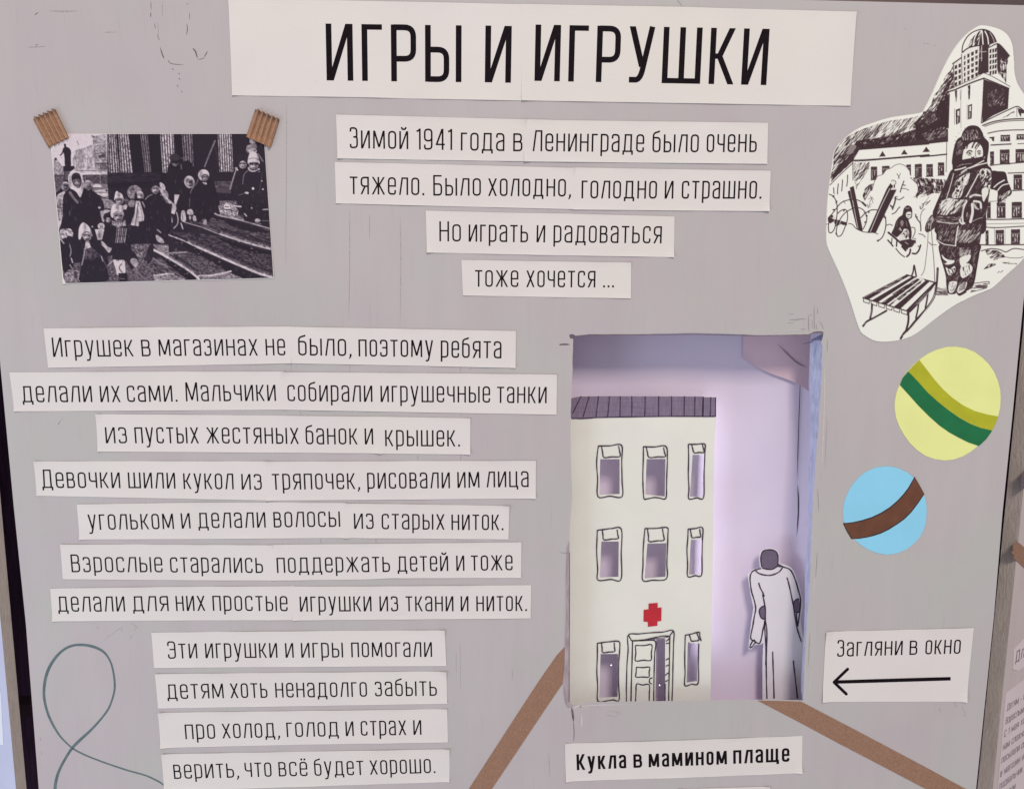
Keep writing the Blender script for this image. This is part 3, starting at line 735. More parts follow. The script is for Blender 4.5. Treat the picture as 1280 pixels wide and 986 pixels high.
strip('third strip of the narrow block, with one comma: «про холод, голод и страх и»',
      [([(197.8,890),(370,887.8),(559,885.6)], [(201.3,933.8),(370,930),(560,926.9)])],
      [('про', 232.2, 922.9, 269.7, 922.3, 18.2, 0), ('холод,', 278.4, 922, 349.8, 920.9, 18.2, 0), ('голод', 358.8, 920.5, 423.8, 919.5, 18.2, 0), ('и', 432.5, 919.2, 442.6, 919, 18.2, 0), ('страх', 451.3, 918.6, 508, 917.9, 18.2, 0), ('и', 516.9, 917.6, 527, 917.5, 18.2, 0)], seed=15)
strip('lowest strip of the narrow block, at the bottom edge: «верить, что всё будет хорошо.»',
      [([(201.9,941.6),(370,938.8),(561.9,935.3)], [(205.6,988),(370,982.6),(561.9,976.3)])],
      [('верить,', 218, 972.6, 298.8, 970.8, 17.8, 0), ('что', 306.6, 970.4, 340, 969.9, 17.8, 0), ('всё', 348.8, 969.6, 384.8, 969, 17.8, 0), ('будет', 393.4, 968.8, 455, 967.5, 17.8, 0), ('хорошо.', 462.8, 967.2, 544.2, 965.3, 17.8, 0)], seed=16)
strip('white paper caption strip reading «Кукла в мамином плаще» in bold, below the window',
      [([(706,928.7),(850,924.6),(1003,919.1)], [(707.3,975.6),(850,971.4),(1002.2,965.3)])],
      [('Кукла', 721, 961.6, 782.9, 959.2, 16.8, 0), ('в', 791.8, 958.9, 802.8, 958.5, 16.8, 0), ('мамином', 810.7, 958.2, 908.7, 954.3, 16.8, 0), ('плаще', 916.4, 953.8, 986.6, 951, 16.8, 0)], s=.178, gap=.15, seed=17, cat='caption strip', group=None, name='caption_strip')
strip_b = thing('blank_strip', 'pale paper strip cut off by the bottom edge, below the bold caption', 'paper strip', P(905, 1030))
paper_sheet('paper', [(846,985.4),(962,982)], [(848,1032),(962.4,1029)], strip_b, M['paper'], seed=40)
sg = strip('white paper sign reading «Загляни в окно» above a black arrow pointing left',
      [([(1032.2,789),(1120,786.8),(1216.9,784.2)], [(1027.4,876.5),(1120,876.3),(1207.7,876.2)])],
      [('Загляни', 1046, 820, 1127.7, 818, 17.7, 0), ('в', 1136.4, 817.9, 1146.2, 817.6, 17.7, 0), ('окно', 1156, 817.2, 1200, 816.4, 17.7, 0)], s=.104, seed=18, cat='sign', group=None, name='arrow_sign')
acc = Acc()
stroke_px(acc, [(1044,851.6),(1188,847.6)], 4.4, 0, False, bump=.00010)
c = rnd([(1059.2,835.4),(1042.2,851.8),(1057.6,866.6)], .6)
stroke_px(acc, c, 3.7, 0, False, bump=.00013)
for cx_, cy_ in ((1059.2,835.4),(1057.6,866.6)):
    stroke_px(acc, [(cx_ - 1.8, cy_), (cx_ + 1.8, cy_)], [.1, .1], 0, False, bump=.0001)
    V = [P(cx_ + 1.85 * math.cos(a * .5236), cy_ + 1.85 * math.sin(a * .5236)) for a in range(12)]
    for v in V: v.y = -surf(v.x, v.z) - .00015
    acc.add(V, fix(V, [tuple(range(12))]))
mesh('arrow', acc.V, acc.F, M['ink'], sg)

# ------------------------------------------------------------------ kraft tapes, balls, cardboard
def flat_cut(name, pts, m, parent=None, base=0.0, th=.0003, smooth_=False):
    pts = catmull(pts, 5, True) if smooth_ else pts
    V = [P(*p) for p in pts]
    for v in V: v.y = -surf(v.x, v.z) * .5 - base
    V2, Fc = extrude_poly(V, Vector((0, th, 0)))
    return mesh(name, V2, Fc, m, parent)
tag(flat_cut('paper_tape', [(585,987),(583,995),(612,995),(613.8,987),(640,948),(672,900),(703,854.2),(705,835),(705.8,808),(695.5,819),(672,853),(640,902)], M['kraft'], base=.0002), 'brown paper tape slanting from the window down to the bottom edge', 'paper tape', 'brown paper tapes')
tag(flat_cut('paper_tape', [(947,875),(1001,876.3),(1080,917.6),(1150,954.6),(1209,986.5),(1221,993),(1171,993),(1160,986.8),(1100,955.3),(1050,929.2),(1000,902.7)], M['kraft'], base=.0002), 'brown paper tape slanting right from the window foot to the lower right corner', 'paper tape', 'brown paper tapes')
Bf = fr(1030, 420, 3.4)
yb = thing('ball_cutout', 'pale yellow paper ball with olive and dark green stripes', 'paper ball', P(1182, 576), 'paper balls glued to the board')
flat_cut('disc', Bf(405,100,440,76,480,58,520,47,560,45,602,52,640,68,672,92,700,120,722,152,738,190,748,228,750,262,748,302,738,343,726,376,712,402,686,438,655,465,624,490,590,510,550,524,510,528,468,522,430,508,396,485,365,455,340,420,320,385,306,348,300,310,300,280,305,250,312,226,322,205,336,175,355,150,380,122), M['yellow'], yb, .0002, .0004)
flat_cut('stripe', Bf(404,101,430,135,470,187,505,226,545,262,590,294,640,318,690,332,739,341,728,371,713,401,665,389,620,371,573,345,530,315,485,280,440,240,400,195,357,149,380,124), M['olive'], yb, .0004, .0002)
flat_cut('stripe', Bf(356,150,400,196,440,241,485,281,530,316,573,346,620,372,665,390,713,401,688,437,657,466,612,451,570,430,530,408,490,380,445,340,400,295,360,250,321,207,334,176), M['green'], yb, .0006, .0002)
bb = thing('ball_cutout', 'light blue paper ball with one brown stripe', 'paper ball', P(1105, 692), 'paper balls glued to the board')
flat_cut('disc', Bf(215,560,255,553,290,555,320,563,352,578,380,600,402,630,420,665,430,692,435,722,435,760,431,795,421,826,405,855,380,882,350,905,312,921,270,928,230,922,190,908,158,888,130,865,108,838,92,808,82,776,80,745,83,716,92,686,106,655,125,625,150,597,180,575), M['sky'], bb, .0002, .0004)
flat_cut('stripe_edge', Bf(80,794,120,790,160,781,202,768,240,750,277,727,310,699,335,672,358,642,383,597,404,632,425,671,400,708,370,748,341,777,310,799,275,821,240,838,210,848,180,855,148,860,116,861,96,828), M['brownedge'], bb, .0004, .0002)
flat_cut('stripe', Bf(84,796,122,793,161,785,204,772,243,753,279,730,312,702,338,674,361,645,382,602,402,634,421,670,397,705,367,744,338,773,308,795,273,816,238,833,209,843,179,851,149,856,119,858,98,826), M['brown'], bb, .0006, .0002)
def corrug(pts, label, ridges, seed):
    A, B, C_, D_ = [P(*p) for p in pts]  # A-B across the ridges at the top, D-C at the bottom
    nu, nv = ridges * 10, 4; V = []; Fc = []; rs = random.Random(seed)
    jit = [rs.uniform(-.25, .25) for _ in range(nu + 1)]
    for j in range(nv + 1):
        v = j / nv
        for i in range(nu + 1):
            u = i / nu; p = (A * (1 - u) + B * u) * (1 - v) + (D_ * (1 - u) + C_ * u) * v
            k = math.cos(u * ridges * 2 * math.pi + 2.2)
            p.y = -(.0026 + .0015 * (abs(k) ** .8) * (1 if k > 0 else -1)) - .0003 * math.sin(v * 3)
            if j in (0, nv): p += (A - D_).normalized() * (.0004 * jit[i] + .0005 * k * (1 if j == 0 else 0))
            V.append(p)
    n = nu + 1
    for j in range(nv):
        for i in range(nu): Fc.append((j * n + i, (j + 1) * n + i, (j + 1) * n + i + 1, j * n + i + 1))
    k0 = len(V)
    back = []
    rim = [i for i in range(n)] + [j * n + nu for j in range(1, nv + 1)] + [nv * n + i for i in range(nu - 1, -1, -1)] + [j * n for j in range(nv - 1, 0, -1)]
    for i in rim: q = V[i].copy(); q.y = min(-.0001, q.y + .0013); V.append(q)
    for i in range(len(rim)): j = (i + 1) % len(rim); Fc.append((rim[j], rim[i], k0 + i, k0 + j))
    tag(mesh('cardboard_piece', V, Fc, M['cardboard'], None, True), label, 'cardboard', 'corrugated cardboard corners of the photo print')
corrug([(42.3,148.9),(69.6,137.0),(87,172.8),(61.9,185)], 'corrugated cardboard piece on the top left corner of the photo print', 5, 1)
corrug([(320,136.6),(349.8,149.7),(338.7,184.8),(308.3,171.6)], 'corrugated cardboard piece on the top right corner of the photo print', 5, 2)

# ------------------------------------------------------------------ paper town in the window
CYD = .021                                  # how far the building card stands behind the board's face
A1 = fr(690, 530, 4.695); A2 = fr(690, 720, 4.695); A3 = fr(690, 390, 6.574); A4 = fr(870, 380, 6.163)
PC = lambda p: P(p[0], p[1], CYD)
bt = thing('building_cutout', 'white card hospital building with grey roof and red cross inside the window', 'paper building', PC((800, 896)))
holes = [A1(283,205,397,205,397,410,278,415), A1(555,205,666,203,662,425,548,413), A1(825,180,893,180,885,428,809,425),
         A1(290,688,392,688,390,895,280,900), A1(560,700,672,698,666,895,543,905), A1(815,678,880,675,874,880,803,883),
         A2(285,455,388,455,385,708,278,714), A2(797,388,804,384,812,392,858,390,852,615,790,624), A2(612,368,664,364,664,730,607,730)]
holes[-1] = holes[-1][:2] + [A2(664,734)[0], A2(606,734)[0]]
outc = [(680,497)] + A3(160,707,235,691,240,688) + [(760,495),(830,495.2)] + A4(0,716,152,716) + [(895,521.4),(893,560),(891,700),(889,800),(888,897),(680,897)]
Vc, Fcc = extrude_poly([PC(p) for p in outc], Vector((0, .0006, 0)), [[PC(p) for p in h] for h in holes])
mesh('facade', Vc, Fcc, M['card'], bt)
Vc, Fcc = extrude_poly([P(p[0], p[1], CYD - .0004) for p in [(680,500)] + A3(160,708,236,692,400,691,800,692,1243,694) + A4(60,718,151,719,151,864) + A3(1243,856,900,858,550,860,280,872,170,870) + [(680,521)]], Vector((0, .0003, 0)))
rf = mesh('roof', Vc, Fcc, M['roof'], bt)
acc = Acc(); Y = CYD - .0006
def st(pts, w=1.55, close=False):
    c = catmull(pts, 5, close); n = len(c)
    ws = [w * (1 + .14 * math.sin(i * .7 + pts[0][0]) + .08 * math.sin(i * 1.9)) for i in range(n)]
    V, Fc = ribbon2d(c, ws, close); W3 = [P(v[0], v[1], Y) for v in V]; acc.add(W3, fix(W3, Fc))
for l in [A3(240,690,205,760,168,835), A3(305,692,280,780,255,860), A3(382,690,372,775,362,862), A3(473,690,465,775,457,860), A3(562,690,560,775,558,857), A3(655,690,657,775,655,855), A3(765,692,765,775,762,855), A3(877,690,876,775,876,855),
          A3(983,690,983,855), A3(1088,690,1085,855), A3(1175,693,1172,855), A3(1243,695,1240,856), A4(55,716,52,866), A4(115,716,108,866), A4(151,718,151,866)]: st(l, 1.35)
st(A3(160,874,260,874,400,866,700,860,1000,857,1249,857) , 1.3); st([(879,520.6),(894.4,520.4)], 1.2)
acc2 = acc
mesh('roof_line', acc.V, acc.F, M['marker'], rf)
def kids(parent, name, lines, w=1.5, m='marker'):
    global acc
    acc = Acc()
    for l in lines: st(l, w)
    return mesh(name, acc.V, acc.F, M[m], parent)
def poly_mark(parent, name, pts, m, y):
    V, Fc = extrude_poly([P(p[0], p[1], y) for p in pts], Vector((0, .0001, 0))); return mesh(name, V, Fc, M[m], parent)
win = [
 [A1(272,128,340,127,408,124,409,220,411,330,411,425,340,422,270,425,268,320,262,240,266,170,273,127), A1(290,128,297,165,305,195,350,192,398,190,397,160,390,127)],
 [A1(536,132,600,134,668,130,677,200,674,290,672,360,668,435,630,433,600,430,560,438,540,436,535,380,533,300,536,200,536,131), A1(553,135,560,165,570,195,620,192,665,190,660,165,655,136)],
 [A1(800,118,850,118,896,117,898,160,892,290,890,430,850,432,803,438,804,380,800,300,802,200,800,117), A1(820,120,826,145,835,168,865,166,893,165,888,140,882,117)],
 [A1(265,622,310,617,350,612,407,617,406,760,405,910,345,910,270,914,268,850,262,750,264,680,266,621), A1(295,620,299,650,305,678,350,674,388,670,385,645,382,618)],
 [A1(545,612,610,611,676,607,680,650,677,740,674,820,671,907,590,915,533,916,534,830,535,740,540,670,546,611), A1(560,615,566,655,570,688,620,684,657,680,653,645,648,613)],
 [A1(798,615,840,612,884,609,882,690,880,780,878,885,840,888,797,893,796,820,792,740,797,670,799,614), A1(812,618,816,640,822,665,850,663,873,660,870,640,867,614)],
 [A2(265,393,300,388,335,384,393,383,397,430,392,500,390,620,394,725,360,724,330,728,270,732,268,640,263,560,266,470,266,392), A2(290,392,294,420,298,447,335,444,368,440,366,415,365,388)],
 [A2(781,346,820,338,863,328,868,355,876,380), A2(861,395,859,500,858,625,820,632,780,640,781,570,779,480,782,345), A2(805,342,812,362,820,380,845,378,862,374,858,352,850,332)]]
for k, w in enumerate(win):
    kids(bt, 'window', w, 1.5)
poly_mark(bt, 'red_cross', A2(567,160,620,156,620,185,643,183,641,262,619,264,618,290,563,296,563,268,537,265,538,197,567,194), 'red', Y)
dr = poly_mark(bt, 'door', A2(473,376,603,376,600,530,597,734,468,734), 'card', Y + .0003)
kids(dr, 'door_drawing', [A2(478,378,540,377,607,381,603,450,600,530,598,640,597,734), A2(473,376,470,500,466,620,464,734), A2(490,405,540,406,585,402,583,450,580,492,535,492,490,495,492,450,489,406), A2(495,533,535,535,572,533,570,562,568,590,530,590,493,590,494,560,495,532),
      A2(490,734,493,680,497,632,530,637,570,636,571,690,570,734), A2(590,595,576,600,571,612,575,626,587,631)], 1.5)
kids(bt, 'door_frame', [A2(437,734,437,640,440,520,447,430,447,345,510,338,580,331,650,327,712,320,713,400,710,520,708,640,704,734), A2(450,347,460,365,474,378,540,372,600,360,650,350,690,352), A2(712,320,700,338,692,354,690,450,688,560,686,650,685,734),
      A2(668,380,680,374,690,362), A2(668,395,690,391), A2(668,492,676,486,690,481), A2(668,527,690,518), A2(664,582,675,572,686,566), A2(665,617,682,609), A2(664,630,664,734)], 1.4)
poly_mark(bt, 'door_shade', A2(607,368,688,358,689,354,600,364,480,376,603,376), 'figgrey', Y + .0002)
# two small LEDs seen through the openings
for nm, px, py, y, lb_ in [('led', 764, 831, .034, 'tiny white LED glowing behind the ground-floor window of the card building'), ('led', 824.4, 856, .034, 'tiny white LED glowing in the doorway of the card building')]:
    c_ = P(px, py, y); V = []; Fc = []
    for i in range(5):
        for j in range(8):
            th = math.pi * i / 4; V.append(c_ + Vector((math.cos(j * .785) * math.sin(th), math.cos(th), math.sin(j * .785) * math.sin(th))) * .0006)
    for i in range(4):
        for j in range(8): Fc.append((i * 8 + j, i * 8 + (j + 1) % 8, (i + 1) * 8 + (j + 1) % 8, (i + 1) * 8 + j))
    tag(mesh(nm, V, Fc, M['glow'] if 'glow' in M else M['white']), lb_, 'led', 'LEDs inside the window box')

# ------------------------------------------------------------------ the figure in a coat
FY = .038
Ff = fr(900, 670, 4.479)
fg = thing('figure_cutout', 'white paper cutout of a bowed person in a long coat seen from behind', 'paper figure', P(972, 890, FY))
fo = catmull(Ff(225,182,220,120,232,82,265,66,305,70,330,92,334,150,360,158,402,180,428,225,447,280,460,340,463,400,452,460,462,540,476,610,480,760), 4) + Ff(480,960,238,960,238,700,243,595,225,607,198,606,176,632,160,629,165,570,175,480,188,400,172,330,163,270,155,215,185,186,210,180)
V, Fc = extrude_poly([P(p[0], p[1], FY) for p in fo], Vector((0, .0005, 0))); mesh('coat', V, Fc, M['figure'], fg)
Y = FY - .0002
poly_mark(fg, 'head', catmull(Ff(234,172,229,135,231,105,242,84,265,76,292,77,315,88,325,118,323,165,298,180,268,180,245,180), 4, True), 'figgrey', Y)
poly_mark(fg, 'elbow_patch', catmull(Ff(255,390,232,396,220,420,228,455,252,464,258,430), 4, True), 'figgrey', Y)
poly_mark(fg, 'elbow_patch', catmull(Ff(440,352,424,356,412,372,418,418,444,425,447,390), 4, True), 'figgrey', Y)
Y = FY - .0004
kids(fg, 'drawn_line', [Ff(234,172,229,135,231,105,242,84,265,76,292,77,315,88,325,118,323,165), Ff(236,178,265,184,295,184,322,168,340,172), Ff(200,193,218,208,250,217,285,218,320,206,340,190,352,170), Ff(230,180,205,186,182,197,170,220,169,255,177,310,192,360,200,405,192,450,184,500,172,568,195,588,220,600,232,570,240,525,252,478),
   Ff(324,155,350,170,385,182,405,205,425,255,440,310,450,350,447,420,438,480,433,505), Ff(375,230,386,270,395,310,405,360,413,400,420,450,428,500,440,545,456,590), Ff(216,260,226,290,238,312,247,335,240,326), Ff(238,326,248,370,254,420,254,470,262,520,262,600,259,700,260,800,263,908),
   Ff(250,472,252,540,258,640,256,720), Ff(295,645,297,720,300,800,303,908), Ff(410,695,417,760,425,830,434,908), Ff(255,388,232,396,220,420,230,455,252,465), Ff(442,350,422,358,412,376,418,420,446,426), Ff(428,430,430,470,436,505), Ff(186,580,172,605,168,622,180,618,198,592), Ff(190,578,202,598)], 1.6)
# ------------------------------------------------------------------ flat prints, drawn by hand as tone fields and laid on real sheets
class Raster:
    def __init__(s, x0, y0, x1, y1, step, val):
        s.x0, s.y0, s.step = x0, y0, step
        s.w = int((x1 - x0) / step) + 1; s.h = int((y1 - y0) / step) + 1
        s.a = np.full((s.h, s.w), float(val), np.float32); s.rng = np.random.default_rng(5); s.nz = {}
    def box(s, pts, pad=0):
        xs = [p[0] for p in pts]; ys = [p[1] for p in pts]
        i0 = max(0, int((min(xs) - pad - s.x0) / s.step)); i1 = min(s.w, int((max(xs) + pad - s.x0) / s.step) + 2)
        j0 = max(0, int((min(ys) - pad - s.y0) / s.step)); j1 = min(s.h, int((max(ys) + pad - s.y0) / s.step) + 2)
        if i1 <= i0 or j1 <= j0: return None
        X, Y = np.meshgrid(s.x0 + np.arange(i0, i1) * s.step, s.y0 + np.arange(j0, j1) * s.step)
        return (slice(j0, j1), slice(i0, i1)), X, Y
    def inside(s, pts, X, Y):
        m = np.zeros(X.shape, bool); n = len(pts)
        for i in range(n):
            (ax, ay), (bx, by) = pts[i], pts[(i + 1) % n]
            if ay == by: continue
            c = (ay > Y) != (by > Y)
            m ^= c & (X < (bx - ax) * (Y - ay) / (by - ay) + ax)
        return m
    def noise(s, X, Y, ang, lx, ly, seed):
        """smooth value noise, cells lx along the direction ang (degrees) and ly across"""
        a = math.radians(ang); u = (X * math.cos(a) + Y * math.sin(a)) / lx; v = (-X * math.sin(a) + Y * math.cos(a)) / ly
        iu = np.floor(u).astype(np.int64); iv = np.floor(v).astype(np.int64); fu = u - iu; fv = v - iv
        fu = fu * fu * (3 - 2 * fu); fv = fv * fv * (3 - 2 * fv)
        def hsh(i, j):
            h = (i * 374761393 + j * 668265263 + seed * 974711) & 0xffffffff
            h = ((h ^ (h >> 13)) * 1274126177) & 0xffffffff
            return ((h ^ (h >> 16)) & 0xffff) / 65535.0
        return (hsh(iu, iv) * (1 - fu) + hsh(iu + 1, iv) * fu) * (1 - fv) + (hsh(iu, iv + 1) * (1 - fu) + hsh(iu + 1, iv + 1) * fu) * fv
    def poly(s, pts, g):
        b = s.box(pts)
        if b: sl, X, Y = b; m = s.inside(pts, X, Y); s.a[sl][m] = g
    def blob(s, pts, g, k=5): s.poly(catmull(pts, k, True), g)
    def ell(s, c, rx, ry, g, rot=0):
        s.poly([(c[0] + rx * math.cos(t) * math.cos(rot) - ry * math.sin(t) * math.sin(rot), c[1] + rx * math.cos(t) * math.sin(rot) + ry * math.sin(t) * math.cos(rot)) for t in np.linspace(0, 6.28, 20)[:-1]], g)
    def grain(s, pts, g0, g1, ang=0, lx=2.0, ly=.8, seed=1, gamma=1.0):
        b = s.box(pts)
        if b:
            sl, X, Y = b; m = s.inside(pts, X, Y)
            n = .6 * s.noise(X, Y, ang, lx, ly, seed) + .4 * s.noise(X, Y, ang + 7, lx * .5, ly * .5, seed + 9)
            n = np.clip((n - .5) * 1.7 + .5, 0, 1) ** gamma
            s.a[sl][m] = (g0 + (g1 - g0) * n)[m]
    def hatch(s, pts, ink, dens0, dens1=None, ang=-50, lx=7.0, ly=.55, seed=1, axis=(0, 1)):
        """scribbled strokes: ink where the noise falls under a density that runs dens0 -> dens1 along axis"""
        b = s.box(pts)
        if b:
            sl, X, Y = b; m = s.inside(pts, X, Y)
            n = .62 * s.noise(X, Y, ang, lx, ly, seed) + .38 * s.noise(X, Y, ang + 14, lx * .8, ly * .9, seed + 31)
            dens1 = dens0 if dens1 is None else dens1
            pr = X * axis[0] + Y * axis[1]; lo, hi = pr[m].min(), pr[m].max() + 1e-6
            d = dens0 + (dens1 - dens0) * (pr - lo) / (hi - lo)
            k = np.clip((d - (n - .5) * 1.6 - .5) * 4 + .5, 0, 1)
            s.a[sl][m] = (s.a[sl] * (1 - k) + ink * k)[m]
    def line(s, pts, w, g, smooth=True, k=5):
        pts = catmull(pts, k) if smooth and len(pts) > 2 else pts
        for (ax, ay), (bx, by) in zip(pts, pts[1:]):
            b = s.box([(ax, ay), (bx, by)], w)
            if not b: continue
            sl, X, Y = b; dx, dy = bx - ax, by - ay; L = dx * dx + dy * dy + 1e-9
            t = np.clip(((X - ax) * dx + (Y - ay) * dy) / L, 0, 1)
            d = np.hypot(X - ax - t * dx, Y - ay - t * dy)
            k_ = np.clip((w / 2 - d) / s.step + .5, 0, 1); s.a[sl] = s.a[sl] * (1 - k_) + g * k_
    def flutes(s, q, n, g0, g1, seed=1):
        """a fluted column seen as broken light and dark stripes: q = tl, tr, br, bl"""
        b = s.box(q)
        if not b: return
        sl, X, Y = b; m = s.inside(q, X, Y)
        t = np.clip((Y - q[0][1]) / (q[3][1] - q[0][1]), 0, 1)
        xl = q[0][0] + (q[3][0] - q[0][0]) * t; xr = q[1][0] + (q[2][0] - q[1][0]) * t
        u = (X - xl) / (xr - xl)
        st_ = .5 + .5 * np.cos(u * n * 2 * math.pi)
        br = s.noise(u * n * 3, Y, 0, .8, 1.5, seed)
        v = np.clip(st_ * 1.2 * (.25 + 1.1 * br), 0, 1); s.a[sl][m] = (g0 + (g1 - g0) * v)[m]
    def blur(s, n=1):
        for _ in range(n):
            a = np.pad(s.a, 1, mode='edge'); s.a = (a[1:-1, 1:-1] * 2 + a[:-2, 1:-1] + a[2:, 1:-1] + a[1:-1, :-2] + a[1:-1, 2:]) / 6
    def at(s, X, Y):
        i = np.clip((X - s.x0) / s.step, 0, s.w - 1.001); j = np.clip((Y - s.y0) / s.step, 0, s.h - 1.001)
        i0 = i.astype(int); j0 = j.astype(int); fi = i - i0; fj = j - j0; a = s.a
        return (a[j0, i0] * (1 - fi) + a[j0, i0 + 1] * fi) * (1 - fj) + (a[j0 + 1, i0] * (1 - fi) + a[j0 + 1, i0 + 1] * fi) * fj

def print_material(name, rough, spec, g0=.9, g1=1.08):
    m = bpy.data.materials.new(name); m.use_nodes = True; nt = m.node_tree; N = nt.nodes; L = nt.links; b = N['Principled BSDF']
    b.inputs['Roughness'].default_value = rough; b.inputs['Specular IOR Level'].default_value = spec
    at = N.new('ShaderNodeAttribute'); at.attribute_name = 'tone'
    g = N.new('ShaderNodeNewGeometry'); n = N.new('ShaderNodeTexNoise'); n.inputs['Scale'].default_value = 1500; n.inputs['Detail'].default_value = 2
    L.new(g.outputs['Position'], n.inputs['Vector'])
    mr = N.new('ShaderNodeMapRange'); mr.inputs[1].default_value = .3; mr.inputs[2].default_value = .7; mr.inputs[3].default_value = g0; mr.inputs[4].default_value = g1
    L.new(n.outputs[0], mr.inputs[0])
    mx = N.new('ShaderNodeMix'); mx.data_type = 'RGBA'; mx.blend_type = 'MULTIPLY'; mx.inputs[0].default_value = 1
    L.new(at.outputs['Color'], mx.inputs[6]); L.new(mr.outputs[0], mx.inputs[7]); L.new(mx.outputs[2], b.inputs['Base Color'])
    return m
def lin(c): c = np.asarray(c) / 255.0; return np.where(c <= .04, c / 12.92, ((c + .055) / 1.055) ** 2.4)
CAMn = np.array(CAM); RT, FWn, UPn = np.array(rt), np.array(fw), np.array(up)
def Pn(X, Y):
    d = RT[None] * ((X - CX) / F)[:, None] + FWn[None] - UPn[None] * ((Y - CY) / F)[:, None]
    return CAMn[None] + d * ((0 - CAMn[1]) / d[:, 1])[:, None]
def surfn(p):
    x, z = p[:, 0], p[:, 2]
    return .00042 + .00013 * np.sin(37 * x + 21 * z) + .0001 * np.sin(71 * z - 29 * x + 1) + .00006 * np.sin(140 * x + 60 * z)
def print_grid(name, X, Y, tone, lo, hi, parent, m, lift, keep=None):
    """X, Y: 2-D arrays of pixel positions; tone 0..255 there"""
    h, w = X.shape; p = Pn(X.ravel(), Y.ravel()); p[:, 1] = -surfn(p) - lift
    p -= np.array(parent_world(parent))[None]
    idx = np.arange(h * w).reshape(h, w)
    q = np.stack([idx[:-1, :-1], idx[1:, :-1], idx[1:, 1:], idx[:-1, 1:]], -1).reshape(-1, 4)
    if keep is not None: q = q[keep(q)]
    used, inv = np.unique(q, return_inverse=True); q = inv.reshape(-1, 4); p = p[used]; t = tone.ravel()[used]
    me = bpy.data.meshes.new(name); me.vertices.add(len(p)); me.vertices.foreach_set('co', p.astype(np.float32).ravel())
    me.loops.add(q.size); me.loops.foreach_set('vertex_index', q.astype(np.int32).ravel())
    me.polygons.add(len(q)); me.polygons.foreach_set('loop_start', np.arange(0, q.size, 4, dtype=np.int32))
    me.update(calc_edges=True)
    at = me.color_attributes.new('tone', 'FLOAT_COLOR', 'POINT')
    k = (t / 255.0)[:, None]; col = lin(np.array(lo)[None] * (1 - k) + np.array(hi)[None] * k)
    at.data.foreach_set('color', np.concatenate([col, np.ones((len(p), 1))], 1).astype(np.float32).ravel())
    me.materials.append(m); o = bpy.data.objects.new(name, me); S.collection.objects.link(o); o.parent = parent
    return o

